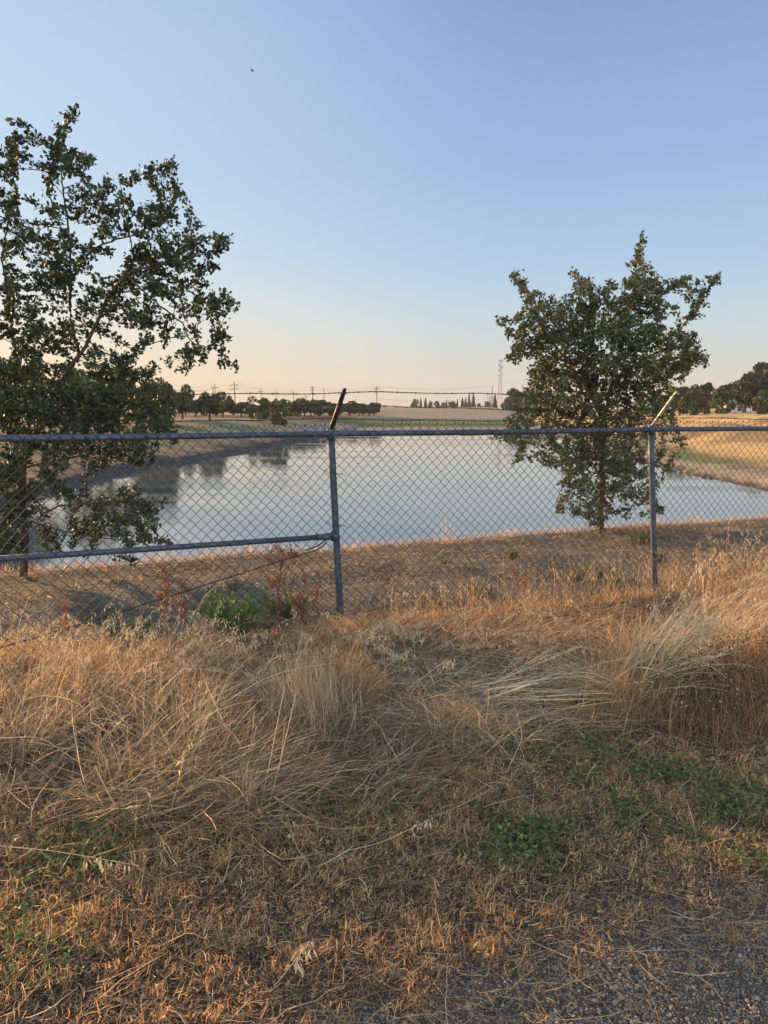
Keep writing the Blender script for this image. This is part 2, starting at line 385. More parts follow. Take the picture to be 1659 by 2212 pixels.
for t in post_t:
    m_ = MB(); ln = lean.get(t, .05)
    zz = np.linspace(-.3, RAIL_Z-.03, 8)
    pts = np.array([fp(t+ln*(1-z/RAIL_Z)+.006, .02, z) for z in zz])
    m_.tubes(pts, .0245, 14)
    po = fb(m_, 'fence_post', M_galv, smooth=True)
    m_ = MB()     # cap with the rail eye
    m_.tubes(np.array([fp(t, .008, RAIL_Z-.045), fp(t, .008, RAIL_Z+.03), fp(t, .008, RAIL_Z+.045)]), np.array((.029, .029, .015)), 14)
    fb(m_, 'post_cap', M_galv, po)
    for zt in (.35, .78, 1.15):   # wire ties holding the mesh
        m_ = MB(); q = t+ln*(1-zt/RAIL_Z)
        th = np.linspace(-.5, math.pi+.5, 9)
        loop = [fp(q-.035*math.cos(a), -.012-.0*a+.03-.045*math.sin(a), zt+.006*math.cos(a)) for a in th]
        loop = [fp(q-.075, -.02, zt+.02), fp(q-.06, -.012, zt+.03)]+loop+[fp(q+.06, -.02, zt-.005), fp(q+.085, -.022, zt-.018)]
        m_.tubes(np.array(loop), .0022, 5)
        fb(m_, 'wire_tie', M_barb, po)
    # pressed steel arm leaning out towards us, three notches
    base = fp(t, .0, RAIL_Z+.02); tip = fp(t+.02, -.245, RAIL_Z+.305)
    d = unit(tip-base); sd = np.array((FU[0], FU[1], 0.)); nn = np.cross(sd, d)
    m_ = MB(); K = 9
    prof = []
    for k in range(K):
        s_ = k/(K-1); c_ = base+(tip-base)*s_; wv = .017-.004*s_
        if k == K-1: wv = .008
        prof.append([c_-sd*wv-nn*.010, c_-sd*wv+nn*.002, c_+nn*.006, c_+sd*wv+nn*.002, c_+sd*wv-nn*.010, c_+nn*.001])
    v = np.array(prof).reshape(-1, 3)
    fs = []
    for k in range(K-1):
        for j in range(6): fs.append((k*6+j, k*6+(j+1) % 6, k*6+6+(j+1) % 6, k*6+6+j))
    m_.add(v, np.array(fs)); m_.add(v[:6], [(5, 4, 3, 2, 1, 0)]); m_.add(v[-6:], [(0, 1, 2, 3, 4, 5)])
    ar = fb(m_, 'barb_arm', M_armlight if t == 2.84 else M_arm, po)
    for s_ in (.30, .60, .90):
        m_ = MB(); c_ = base+(tip-base)*s_
        m_.tubes(np.array([c_-sd*.02+nn*.006, c_+nn*.010, c_+sd*.02+nn*.006]), .004, 5)
        fb(m_, 'wire_clip', M_galv, ar)

# woven mesh: zigzag wires with knuckled tops
HW = .036
cols_n = int((T1-T0)/HW)
rows = 42; ztop = RAIL_Z+.062
m_ = MB()
k = np.arange(cols_n); j = np.arange(rows)
jj = j[None]; kk = k[:, None]
xx = T0+(kk+((jj+kk) % 2))*HW          # alternate between the two edges of its column
zz = ztop-jj*HW
# gentle sag and irregularity of the fabric
wob = .022*np.sin(xx*2.3+zz*1.7)+.012*np.sin(xx*5.1+1.3*zz)
zz = zz + .006*np.sin(xx*3.1)+.004*np.sin(xx*11+zz*5)+rng.normal(size=xx.shape)*.0012
xx = xx + .007*np.sin(zz*9+xx*2)+.006*np.sin(zz*4+xx*3.3)*np.clip(1.3-zz, 0, 1)+rng.normal(size=xx.shape)*.0010
side_ = ((jj+kk) % 2)*2-1.
def subdiv(a):
    mid1 = a[:, :-1]*.82+a[:, 1:]*.18; mid2 = a[:, :-1]*.18+a[:, 1:]*.82
    out = np.empty((a.shape[0], a.shape[1]*3-2)); out[:, 0::3] = a; out[:, 1::3] = mid1; out[:, 2::3] = mid2
    return out
X3 = subdiv(xx+side_*.0015); Z3 = subdiv(zz); W3 = subdiv(wob)
tw = np.zeros_like(X3); tw[:, 0::3] = 0; tw[:, 1::3] = .0022; tw[:, 2::3] = -.0022
off = -.028+W3*.35*np.clip((1.3-Z3)/.5, 0, 1)*np.clip((Z3+.2)/.4, 0, 1)+tw
pw = np.stack([P0[0]+FU[0]*X3+FN[0]*off, P0[1]+FU[1]*X3+FN[1]*off, Z3], -1)
m_.tubes(pw, .0021, 4, cap=False)
# knuckles: a small hook folded over where pairs of wires meet at the top
kt = T0+np.arange(0, cols_n, 2)*HW+0*HW
for par in (0,):
    kx = T0+(np.arange(1, cols_n, 2))*HW
    base = np.stack([P0[0]+FU[0]*kx-FN[0]*.028, P0[1]+FU[1]*kx-FN[1]*.028, ztop+.006*np.sin(kx*3.1)], -1)
    hook = np.array([(-.006, 0, -.012), (-.004, -.003, .006), (.002, -.002, .010), (.007, .002, .003), (.004, .004, -.010)])
    hp = base[:, None]+hook[None, :, 0:1]*np.array((FU[0], FU[1], 0))+hook[None, :, 1:2]*np.array((FN[0], FN[1], 0))+hook[None, :, 2:3]*np.array((0, 0, 1.))
    m_.tubes(hp, .0024, 4)
fb(m_, 'chain_link_mesh', M_wire)

# brace rail and truss rod of the left-hand bay
m_ = MB(); m_.tubes(np.array([fp(-2.80, .015, .70), fp(-1.4, .02, .695), fp(-.02, .012, .70)]), .0195, 12)
br = fb(m_, 'brace_rail', M_galv, smooth=True)
m_ = MB(); m_.tubes(np.array([fp(.0, .01, .70), fp(-.045, .012, .70), fp(-.055, .012, .70), fp(-.11, .012, .70)]), np.array((.026, .026, .0235, .0235)), 12)
m_.tubes(np.array([fp(.03, .02, .665), fp(.03, .02, .735)]), .030, 14)
fb(m_, 'brace_clamp', M_galv, br)
m_ = MB(); m_.tubes(np.array([fp(-.04, .0, .665), fp(-.07, -.005, .635), fp(-.12, -.005, .612), fp(-.35, 0, .56), fp(-1.57, 0, .27), fp(-2.75, 0, .02)]), .0045, 8)
m_.tubes(np.array([fp(-.04, .012, .68), fp(-.10, .008, .640), fp(-.20, .006, .612)]), .005, 6)
fb(m_, 'truss_rod', M_barb)
m_ = MB()                              # loose tie wires dangling from the rails
for (t, z, dz, dx) in ((.28, RAIL_Z-.02, -.075, .02), (1.93, RAIL_Z-.02, -.05, .015), (3.25, RAIL_Z-.02, -.045, .06), (-.95, .675, -.035, .03), (-.28, .675, -.03, .01), (4.2, RAIL_Z-.02, -.05, -.02)):
    m_ = MB(); m_.tubes(np.array([fp(t-.006, -.02, z+.04), fp(t, -.026, z), fp(t+dx*.4, -.028, z+dz*.5), fp(t+dx, -.026, z+dz), fp(t+dx+.012, -.026, z+dz+.012), fp(t+dx-.004, -.03, z+dz+.018)]), .0019, 5)
    fb(m_, 'loose_tie', M_barb)

# three barbed strands
for si, (s_, amp) in enumerate(((.90, .010), (.60, .007), (.30, .006))):
    m_ = MB(); tt = np.arange(T0, T1, .012)
    oc = -.245*s_; zc = RAIL_Z+.02+.285*s_
    sag = amp*np.sin(tt*2.1+si*2)+.004*np.sin(tt*7+si)-.012*(1-np.cos((tt/2.84 % 1)*2*math.pi))*.5*(si+1)*.7
    for ph in (0, math.pi):
        a = tt*2*math.pi/.07+ph
        oo = oc+.0024*np.cos(a)-.012; zz_ = zc+sag+.0024*np.sin(a)
        m_.tubes(np.stack([P0[0]+FU[0]*tt+FN[0]*oo, P0[1]+FU[1]*tt+FN[1]*oo, zz_], -1), .0017, 4)
    bt = np.arange(T0+.05*si, T1, .145)+rng.uniform(-.02, .02, len(np.arange(T0+.05*si, T1, .145)))
    for b_ in bt:
        zc_ = zc+np.interp(b_, tt, sag); c_ = fp(b_, oc-.012, zc_)
        th = np.linspace(0, 4*math.pi, 9); e = np.array((FU[0], FU[1], 0)); f_ = np.array((FN[0], FN[1], 0))
        coil = np.array([c_+e*(-.005+.010*q/8)+f_*.005*math.cos(a)+np.array((0, 0, 1))*.005*math.sin(a) for q, a in enumerate(th)])
        m_.tubes(coil, .0015, 4)
        for q in range(2):
            dv = unit(e*rng.uniform(-.6, .6)+f_*rng.uniform(-1, 1)+np.array((0, 0, rng.uniform(-1, 1))))
            m_.tubes(np.array([c_-dv*.015, c_, c_+dv*.015]), np.array((.0003, .0014, .0003)), 3)
    if si == 0:
        for b_ in (1.12,):           # a twist of wire hanging from the strand
            zc_ = zc+np.interp(b_, tt, sag)
            m_.tubes(np.array([fp(b_+.010*math.sin(a), oc-.014, zc_-.018+.020*math.cos(a)) for a in np.linspace(.1, 6.2, 12)]), .0014, 4)
    fb(m_, 'barbed_wire', M_barb)

# ---------------------------------------------------------------- oaks grown from limbs and foliage clumps
# a lobed oak leaf: two half blades folded along the midrib
_o = [(0, .0), (.10, .10), (.28, .22), (.17, .36), (.36, .52), (.22, .66), (.26, .80), (.06, 1.0)]
LEAF_V = np.array([(x, y, .0) for x, y in [(0, 0), (.28, .22), (.17, .36), (.38, .54), (.24, .70), (0, 1.0)]]
                  + [(-x, y, 0.) for x, y in [(.28, .22), (.17, .36), (.38, .54), (.24, .70)]])
LEAF_V[:, 2] = np.abs(LEAF_V[:, 0])*.35 - .25*LEAF_V[:, 1]**2*.4
LEAF_F = [(0, 1, 2, 5), (5, 2, 3, 4), (0, 5, 7, 6), (5, 9, 8, 7)]
OAK_COLS = np.array([(.036, .054, .030), (.026, .042, .028), (.046, .068, .028), (.032, .050, .036), (.080, .090, .030)])
def leaves(mb, pos, out, size, cols, n_each=3, spread=.03):
    N = len(pos)*n_each
    p = np.repeat(pos, n_each, 0)+rng.normal(size=(N, 3))*spread
    o = np.repeat(out, n_each, 0)+rng.normal(size=(N, 3))*.9+np.array((0, 0, .15))
    Y = unit(o); Xr = unit(np.cross(Y, rand_unit(N))); Z = np.cross(Xr, Y)
    c = cols[rng.choice(len(cols), N)]*rng.uniform(.7, 1.3, (N, 1))
    mb.stamps(LEAF_V, LEAF_F, p, Xr, Y, Z, rng.uniform(.5, 1.35, N)*size, c)
def grow(limbs, attract, step, kill, infl):
    """limbs: list of (N,3) polylines; returns nodes, parent"""
    nodes = []; par = []
    def addline(pl):
        pl = np.asarray(pl, float)
        start = None
        if nodes:
            arr = np.array(nodes); d = np.linalg.norm(arr-pl[0], axis=1); start = int(d.argmin())
        else:
            nodes.append(pl[0]); par.append(-1); start = 0
        cur = start; src = [nodes[start]]+list(pl[1:])
        for a, b in zip(src[:-1], src[1:]):
            n = max(1, int(np.linalg.norm(b-a)/step))
            for k in range(1, n+1):
                nodes.append(a+(b-a)*k/n+rng.normal(size=3)*step*.10); par.append(cur); cur = len(nodes)-1
    for pl in limbs: addline(pl)
    nd = np.array(nodes); A = attract.copy()
    best = np.full(len(A), 1e9); bi = np.zeros(len(A), int)
    def upd(new, off):
        nonlocal best, bi
        d = np.linalg.norm(A[:, None]-new[None], axis=2); j = d.argmin(1); m = d[np.arange(len(A)), j]
        q = m < best; best = np.where(q, m, best); bi = np.where(q, j+off, bi)
    for c in range(0, len(nd), 400): upd(nd[c:c+400], c)
    for it in range(140):
        keep = best > kill; A = A[keep]; best = best[keep]; bi = bi[keep]
        if len(A) == 0: break
        act = best < infl
        if not act.any(): break
        dirs = unit(A[act]-nd[bi[act]]); src = bi[act]
        us, inv = np.unique(src, return_inverse=True)
        acc = np.zeros((len(us), 3)); np.add.at(acc, inv, dirs)
        nw = nd[us]+unit(acc+rng.normal(size=acc.shape)*.25+np.array((0, 0, .05)))*step
        off = len(nd); nd = np.concatenate([nd, nw]); par.extend(us.tolist()); upd(nw, off)
    return nd, np.array(par)
def skeleton_mesh(nd, par, tip_r, expo, rmin_fn=None):
    n = len(nd); r = np.zeros(n)
    acc = np.zeros(n)
    ch = [[] for _ in range(n)]
    for i in range(n-1, 0, -1):
        r[i] = max(tip_r, acc[i]**(1/expo)) if acc[i] > 0 else tip_r
        acc[par[i]] += r[i]**expo; ch[par[i]].append(i)
    r[0] = acc[0]**(1/expo)
    return r, ch
def chains_to(mb, nd, par, r, ch, col=None):
    stack = [(0, None)]
    while stack:
        s_, pre = stack.pop(); path = [pre, s_] if pre is not None else [s_]; cur = s_
        while ch[cur]:
            c = sorted(ch[cur], key=lambda q: -r[q])
            for o in c[1:]: stack.append((o, cur))
            cur = c[0]; path.append(cur)
        if len(path) < 2: continue
        rr = r[path].copy()
        if pre is not None: rr[0] = rr[1]
        mb.tubes(nd[path], rr, 8 if rr[0] > .02 else (5 if rr[0] > .006 else 3), cap=False)
def oak(name, base, limbs, clumps, Yb, mpp, label, dens, step, leaf, tip, trunk_r, depth, extra=None, n_leaf=4, cols=OAK_COLS):
    root = thing(name, base, label, 'tree')
    pts = []
    for (x, y, r) in clumps:
        rm = r*mpp; n = max(3, int(math.pi*rm*rm*dens))
        dy = rng.normal()*depth*.55
        q = rng.normal(size=(n, 3)); q = unit(q)*rng.uniform(0, 1, (n, 1))**.5*np.array((r, 1, r))
        for a in q*1.12:
            pts.append(P(x+a[0], y+a[2], Yb+dy+a[1]*rm*1.6))
    pts = np.array(pts)
    if extra is not None: pts = np.concatenate([pts, extra])
    lims = [np.array([P(x, y, Yb+d) for (x, y, d) in L_]) for L_ in limbs]
    lims[0][0] = base
    nd, par = grow(lims, pts, step, step*1.35, .45)
    r, ch = skeleton_mesh(nd, par, tip, 2.35)
    r *= trunk_r/r[0]*1.0 if r[0] > trunk_r else 1
    r = np.maximum(r, tip*.8)
    flare = np.exp(-np.maximum(nd[:, 2]-base[2], 0)/.12); r = np.where(r > trunk_r*.6, r*(1+.35*flare), r)
    mb = MB(); chains_to(mb, nd-base, par, r, ch); mb.build('trunk', M_bark, root, smooth=True)
    nch = np.array([len(c) for c in ch])
    tw = np.where((r < tip*2.4) & (np.arange(len(nd)) > 5))[0]
    tw = tw[rng.random(len(tw)) < .92]
    mb = MB(); out = unit(nd[tw]-nd[par[tw]])
    leaves(mb, nd[tw]-base, out, leaf, cols, n_leaf, step*.52)
    tips = tw[nch[tw] == 0]; leaves(mb, nd[tips]-base, unit(nd[tips]-nd[par[tips]]), leaf, cols, 4, step*.3)
    mb.build('crown', M_leaf, root)
    return root, nd, r

c1 = [(100,130,40),(100,230,60),(110,340,90),(20,330,50),(60,480,80),(100,650,70),(60,800,90),(0,600,60),(500,70,34),(380,170,40),(430,230,40),(370,310,80),(410,400,100),(330,470,80),(520,400,60),(600,400,40),(600,350,30),(560,500,50),(300,600,50),(350,700,60),
(1130,400,36),(1060,400,44),(940,440,40),(860,500,64),(720,560,56),(800,620,60),(650,650,70),(560,620,50),(680,740,90),(700,840,80),(1150,600,40),(1060,680,56),(980,700,50),(1000,800,90),(880,820,70),(1090,740,60),(900,730,50),
(1280,790,46),(1220,850,60),(1400,890,46),(1480,930,44),(1400,980,66),(1300,950,70),(1200,960,80),(1050,930,90),(920,980,80),(1000,1060,110),(850,1080,80),(1300,1080,90),(1400,1080,40),(1150,1050,80),
(250,800,60),(200,880,70),(430,880,60),(330,900,50),(450,950,60),(150,950,80),(50,950,70),(250,1000,70),(380,1050,100),(450,1150,90),(230,1120,80),(100,1130,80),(20,1200,70),(560,1060,60),(620,980,60),(720,1000,50),
(880,1160,80),(750,1180,60),(640,1260,80),(760,1330,90),(880,1400,90),(950,1450,70),(560,1350,70),(1000,1200,80),(1200,1200,46),(1090,1230,56),(1300,1290,46),(1380,1280,40),(1480,1280,44),(1550,1310,28),(1400,1380,56),(1450,1420,40),(1200,1390,46),(1250,1330,40),
(1280,1500,54),(1400,1530,54),(1500,1560,44),(1270,1630,46),(1330,1680,46),(1450,1680,46),(1520,1730,40),(1250,1720,25),(1180,1530,28),(1200,1650,28),(1110,1700,25),(1160,1770,28),(1060,1600,36),(1070,1480,44),(960,1560,40),(1010,1740,40),
(150,1250,90),(80,1350,90),(330,1200,80),(200,1400,90),(330,1480,90),(180,1520,90),(60,1500,80),(450,1450,80),(560,1480,70),(660,1450,80),(700,1350,60),(100,1650,80),(250,1620,90),(350,1600,70),(50,1780,80),(200,1750,80),(350,1750,60),(620,1620,50),(720,1700,56),(820,1720,70),(900,1650,50),(850,1800,70),(960,1800,50),(640,1780,50)]
c2 = [(100,150,100),(250,120,90),(700,120,70),(850,150,70),(950,130,50),(60,300,110),(200,330,120),(350,300,120),(500,280,110),(620,260,90),(750,280,90),(900,300,90),(1000,350,80),(1080,400,60),(300,430,110),(450,420,110),(600,420,90),(750,450,80),(900,440,70),(1150,480,35),
(80,450,110),(60,600,90),(150,640,70),(300,620,90),(450,600,80),(580,620,70),(700,620,70),(820,580,80),(950,620,60),(880,680,50),(1150,560,30),(40,780,80),(60,900,90),(300,750,70),(400,720,60),(650,720,50),(250,850,40),(80,1050,90),(50,1200,90),(180,1100,70),(150,1250,60),
(550,930,60),(650,960,60),(800,880,50),(880,900,50),(950,960,60),(750,940,50),(1080,950,30),(650,1080,60),(300,1180,60),(400,1150,50),(500,1200,60),(620,1200,60),(350,1260,50),(550,1260,40),(780,1100,50),(850,1060,50),(780,1170,40),(920,1130,50),(1000,1100,45),(850,1220,40),(940,1240,30),(1100,1200,40),(1110,1240,30),(740,1320,40),(870,1330,30),(600,1300,30)]
clL = [(x/3.024, 219.4+y/3.024, r/3.024) for x, y, r in c1]+[(x/3.024, 768+y/3.024, r/3.024) for x, y, r in c2]
clL += [(x, y, r*1.0) for x, y, r in [(30,870,34),(100,880,34),(170,890,32),(240,900,30),(310,900,26),(50,940,34),(130,950,32),(210,950,28),(290,945,24),(20,1000,30),(100,1010,28),(190,1010,24),(340,930,20),(60,1060,24),(130,1060,22),(240,1120,20),(180,1140,20),(300,1110,16),(100,1160,20),(20,1130,26),(10,1180,24)]]
for k in range(70):       # the half of the crown outside the left edge of the picture
    a = rng.uniform(0, 1); yy = 360+a*800; xx = -rng.uniform(20, 330)*math.sin(math.pi*(.25+.65*a)); clL.append((xx, yy, rng.uniform(20, 34)))
limL = [[(50,1240,0),(54,1150,0),(46,1060,0),(50,1000,.02),(80,930,.05),(95,890,.05),(128,835,.0),(160,780,-.05),(185,748,-.05),(231,649,-.1),(271,592,-.15),(332,572,-.2),(400,560,-.2),(450,548,-.2)],
 [(140,812,0),(172,770,.2),(152,690,.3),(150,616,.3),(152,533,.3),(142,450,.35),(132,368,.4),(132,301,.4),(150,258,.4)],
 [(160,600,.2),(185,555,.1),(215,529,0),(257,516,-.1),(303,509,-.1),(345,450,-.1),(385,420,-.1)],
 [(50,1000,0),(28,930,.2),(58,860,.4),(30,740,.5),(5,560,.5),(28,420,.5),(33,300,.5)],
 [(28,930,.1),(-60,850,.3),(-140,700,.3),(-170,560,.2)],[(48,1050,0),(-60,980,-.3),(-180,930,-.4)],
 [(271,592,-.15),(330,648,-.3),(394,698,-.4),(411,735,-.4),(440,760,-.4)],[(345,600,-.2),(440,650,0),(500,655,0)],
 [(48,1060,0),(105,1103,-.1),(126,1094,-.15),(190,1087,-.3),(279,1080,-.4),(320,1085,-.5)],
 [(60,1120,0),(150,1150,.2),(250,1165,.3),(350,1170,.3)],
 [(95,890,0),(200,905,-.3),(300,910,-.3),(370,925,-.3)],[(60,1010,0),(170,985,.4),(240,995,.5),(320,1000,.6)],
 [(231,649,0),(290,560,.3),(260,400,.35),(300,380,.35),(370,355,.35)]]
bL = G(50, 1240); bL = np.array((bL[0], bL[1], float(hgt(bL[0], bL[1]))-.03))
for L_ in limL: pass
oak('oak_tree', bL, limL, clL, bL[1], bL[1]/F, 'large dark leafy oak on the left with forking trunk and open spreading crown', 400, .040, .041, .0018, .066, .9, n_leaf=8)

c3 = [(190,350,35),(240,420,40),(270,490,35),(330,450,30),(100,620,28),(160,680,32),(180,830,40),(200,800,46),(230,590,50),(340,520,60),(300,600,80),(230,680,60),(260,760,80),(400,520,46),(450,560,50),
(540,340,32),(590,390,50),(620,440,60),(610,520,70),(560,580,70),(480,540,40),(740,430,50),(700,500,60),(780,500,50),(920,140,28),(910,210,32),(910,280,46),(970,300,33),(850,290,18),(930,370,70),(880,430,80),(960,420,60),(830,390,35),(900,520,90),(820,580,90),(1000,540,60),(1050,460,46),(1040,570,60),(1120,540,25),(1100,410,40),(1150,380,28),(1190,360,14),
(1350,370,38),(1310,370,28),(1250,400,24),(1270,460,33),(1290,510,24),(1230,530,33),(1200,580,38),(1240,590,28),(1150,660,40),(1210,700,40),(1120,700,50),
(400,640,80),(380,740,90),(500,680,100),(620,650,90),(720,680,100),(600,780,100),(480,800,90),(850,700,110),(980,680,90),(1080,740,80),(1180,760,60),(1250,820,46),(1300,830,33),(1200,850,66),(1130,880,80),
(350,870,70),(300,920,50),(450,920,90),(600,900,100),(750,850,110),(900,850,110),(1020,850,90),(1050,950,70),(1150,940,40),(330,980,80),(280,1050,60),(450,1030,100),(620,1020,110),(800,1000,110),(950,1000,90),(1060,1050,60),(350,1120,90),(220,1140,50),(500,1150,100),(680,1150,110),(850,1140,100),(1000,1130,80),(1100,1170,40),(250,1200,60),(160,1210,46),
(60,1290,16),(200,1280,60),(230,1350,40),(200,1420,33),(380,1300,80),(550,1290,90),(700,1280,80),(850,1270,80),(980,1280,60),(1140,1310,28),(1180,1340,24),(350,1400,50),(450,1400,70),(560,1400,80),(400,1500,56),(520,1500,80),(650,1420,60),(780,1380,70),(900,1380,70),(1020,1400,50),(1080,1450,33),(480,1600,60),(600,1580,60),(820,1480,60),(900,1500,60),(980,1520,40),(450,1700,42),(550,1700,60),(640,1680,50),(750,1600,50),(850,1620,56),(930,1640,46),(1000,1600,30),(1040,1720,26),(600,1760,40),(750,1700,36),(850,1720,36),(920,1750,20)]
def r4(x, y): return 1042.4+x/2.6904, 466.3+y/2.6904
c3 += [(690,1500,60),(700,1580,55),(660,1640,50),(720,1680,45),(690,1740,30),(640,1340,70),(760,1460,60),(560,1500,60),(820,1560,50)]
clR = [(*r4(x, y), r/2.6904) for x, y, r in c3]
limR = [[(690,1800,0),(692,1500,0),(700,1300,0),(722,1100,0),(760,920,.05),(830,650,.1),(880,450,.1),(910,250,.1),(925,130,.1)],
 [(705,1200,0),(620,1020,-.2),(520,880,-.3),(400,730,-.3),(300,560,-.3),(240,430,-.3),(180,340,-.3)],
 [(660,1090,.0),(640,850,.3),(600,600,.4),(570,420,.4),(535,330,.4)],[(520,880,-.2),(330,800,0),(200,700,0),(90,610,0)],
 [(760,950,0),(900,850,.3),(1080,760,.3),(1180,620,.3),(1300,440,.3),(1365,350,.3)],[(900,850,.2),(1100,860,-.3),(1290,830,-.4)],
 [(830,650,0),(980,520,-.2),(1100,410,-.3),(1185,360,-.3)],[(700,1250,0),(480,1150,.4),(250,1220,.5),(200,1400,.5)],
 [(700,1300,0),(900,1180,-.4),(1080,1180,-.5),(1170,1330,-.5)],[(692,1400,0),(520,1430,-.3),(420,1680,-.3)],[(694,1420,0),(880,1450,.3),(1020,1700,.3)]]
limR = [[(*r4(x, y), d) for x, y, d in L_] for L_ in limR]
bR = G(1299, 1137); bR = np.array((bR[0], bR[1], float(hgt(bR[0], bR[1]))-.03))
oak('oak_tree', bR, limR, clR, bR[1], bR[1]/F, 'bushy young oak on the right with foliage down to its trunk behind the fence', 440, .044, .045, .0018, .068, .9, n_leaf=8,
    cols=np.array([(.065, .088, .048), (.050, .072, .042), (.080, .102, .052), (.060, .080, .046), (.12, .12, .050)]))

# ---------------------------------------------------------------- distant orchard, conifers and big oaks
def crown_mesh(name, n, aspect, cols, leafr, kind='round', holes=.4, seed=0):
    """unit crown: height 0..1, half-width 1 at its widest, made of leaf sprays gathered in clumps"""
    r_ = np.random.default_rng(seed); mb = MB()
    if kind == 'round':
        nc = 26
        cc = unit(r_.normal(size=(nc, 3)))*r_.uniform(.45, .80, (nc, 1))*np.array((1.1, 1.1, 1)); cc[:, 2] = cc[:, 2]*.44+.50
        cr = r_.uniform(.16, .34, nc)
        k = r_.choice(nc, n, p=cr**2/np.sum(cr**2)); q = unit(r_.normal(size=(n, 3)))*r_.uniform(.3, 1, (n, 1))**.5
        p = cc[k]+q*cr[k][:, None]*np.array((1, 1, .55))
        col = cols[r_.choice(len(cols), nc)][k]*r_.uniform(.75, 1.25, (n, 1))
    elif kind == 'skirt':      # foliage hanging nearly to the ground
        nc = 30
        h = r_.uniform(.05, .92, nc); a = r_.uniform(0, 6.28, nc); rr = np.sqrt(np.clip(1-((h-.5)/.55)**2, .1, 1))*r_.uniform(.2, .8, nc)
        cc = np.stack([rr*np.cos(a), rr*np.sin(a), h], 1); cr = r_.uniform(.16, .32, nc)
        k = r_.choice(nc, n); q = unit(r_.normal(size=(n, 3)))*r_.uniform(.3, 1, (n, 1))**.5
        p = cc[k]+q*cr[k][:, None]*np.array((1, 1, .5)); p[:, 2] = np.abs(p[:, 2])
        col = cols[r_.choice(len(cols), nc)][k]*r_.uniform(.75, 1.25, (n, 1))
    else:                      # conifer: tiers of drooping sprays
        t_ = r_.uniform(0, 1, n)**.8; tier = np.floor(t_*13)/13; rr = (1-tier)*(.35+.65*r_.uniform(0, 1, n)**.5)*(.8+.35*np.sin(tier*40)); a = r_.uniform(0, 6.28, n)
        lob = 1+.25*np.sin(a*3+tier*17)
        p = np.stack([rr*lob*np.cos(a), rr*lob*np.sin(a), .06+tier*.92-.05*rr+r_.normal(size=n)*.012], 1)
        col = cols[r_.choice(len(cols), n)]*r_.uniform(.7, 1.3, (n, 1))
    Y = unit(r_.normal(size=(n, 3))); X = unit(np.cross(Y, r_.normal(size=(n, 3)))); Z = np.cross(X, Y)
    tv = np.array([(-.5, -.5, 0), (.5, -.35, 0), (.35, .55, .15), (-.45, .45, -.1)]); sc = leafr*r_.uniform(.6, 1.4, n)
    S = np.stack([sc, sc, sc], 1)
    v = p[:, None]+(tv[None, :, 0:1]*S[:, None, 0:1])*X[:, None]+(tv[None, :, 1:2]*S[:, None])*Y[:, None]+(tv[None, :, 2:3]*S[:, None])*Z[:, None]
    v[:, :, 2] = p[:, None, 2]+(v[:, :, 2]-p[:, None, 2])*aspect
    mb.add(v.reshape(-1, 3), (np.arange(n)[:, None]*4+np.arange(4)[None]), np.repeat(col, 4, 0))
    o = mb.build(name, M_farleaf); me = o.data; bpy.data.objects.remove(o); return me
def trunk_mesh(seed, conifer=False):
    r_ = np.random.default_rng(seed); mb = MB()
    z = np.linspace(0, .62 if not conifer else .95, 7)
    main = np.stack([.05*np.sin(z*5+seed), .05*np.cos(z*4+seed), z], 1)*(np.array((1, 1, 1)) if not conifer else np.array((.2, .2, 1)))
    rb = .085 if not conifer else .035
    mb.tubes(main, np.linspace(rb, .03 if not conifer else .008, 7), 7)
    if not conifer:
        for k in range(7):
            h = r_.uniform(.2, .5); a = r_.uniform(0, 6.28); L_ = r_.uniform(.4, .75); s_ = np.linspace(0, 1, 6)
            b0 = np.array([np.interp(h, z, main[:, i]) for i in range(3)])
            br = b0+np.stack([np.cos(a)*L_*s_, np.sin(a)*L_*s_, (.38*s_-.08*s_**2)*r_.uniform(.7, 1.3)], 1)
            mb.tubes(br, np.linspace(.04, .008, 6), 5)
    o = mb.build('trunk', M_bark); me = o.data; bpy.data.objects.remove(o); return me
OC = np.array([(.036, .050, .029), (.028, .041, .029), (.048, .065, .029), (.040, .050, .037), (.08, .09, .034)])
OR_ = np.array([(.06, .09, .035), (.05, .075, .03), (.09, .115, .04), (.12, .12, .05), (.045, .06, .03)])
CN = np.array([(.022, .034, .030), (.028, .040, .034), (.018, .028, .026)])
DC = np.array([(.05, .065, .04), (.04, .055, .038), (.065, .075, .045)])
BO = np.array([(.035, .042, .028), (.028, .034, .025), (.05, .055, .032)])
crowns = {'round': [crown_mesh('crown', 4200, 1, OC, .062, 'round', seed=s_) for s_ in (1, 2, 3)],
          'skirt': [crown_mesh('crown', 4600, 1, OR_, .060, 'skirt', seed=s_) for s_ in (4, 5, 6)],
          'olive': [crown_mesh('crown', 2200, 1, np.array([(.14, .11, .06), (.12, .10, .05), (.08, .075, .04)]), .06, 'skirt', seed=7)],
          'conifer': [crown_mesh('crown', 900, 1, CN, .24, 'conifer', seed=s_) for s_ in (8, 9)],
          'decid': [crown_mesh('crown', 900, 1, DC, .17, 'skirt', seed=s_) for s_ in (10, 11)],
          'bigoak': [crown_mesh('crown', 5200, 1, BO, .060, 'round', seed=s_) for s_ in (12, 13)],
          'mass': [crown_mesh('crown', 5600, 1, BO, .065, 'skirt', seed=s_) for s_ in (14, 15)]}
trunks = [trunk_mesh(s_) for s_ in (1, 2, 3)]; ctrunk = trunk_mesh(4, True)
cnt = 0
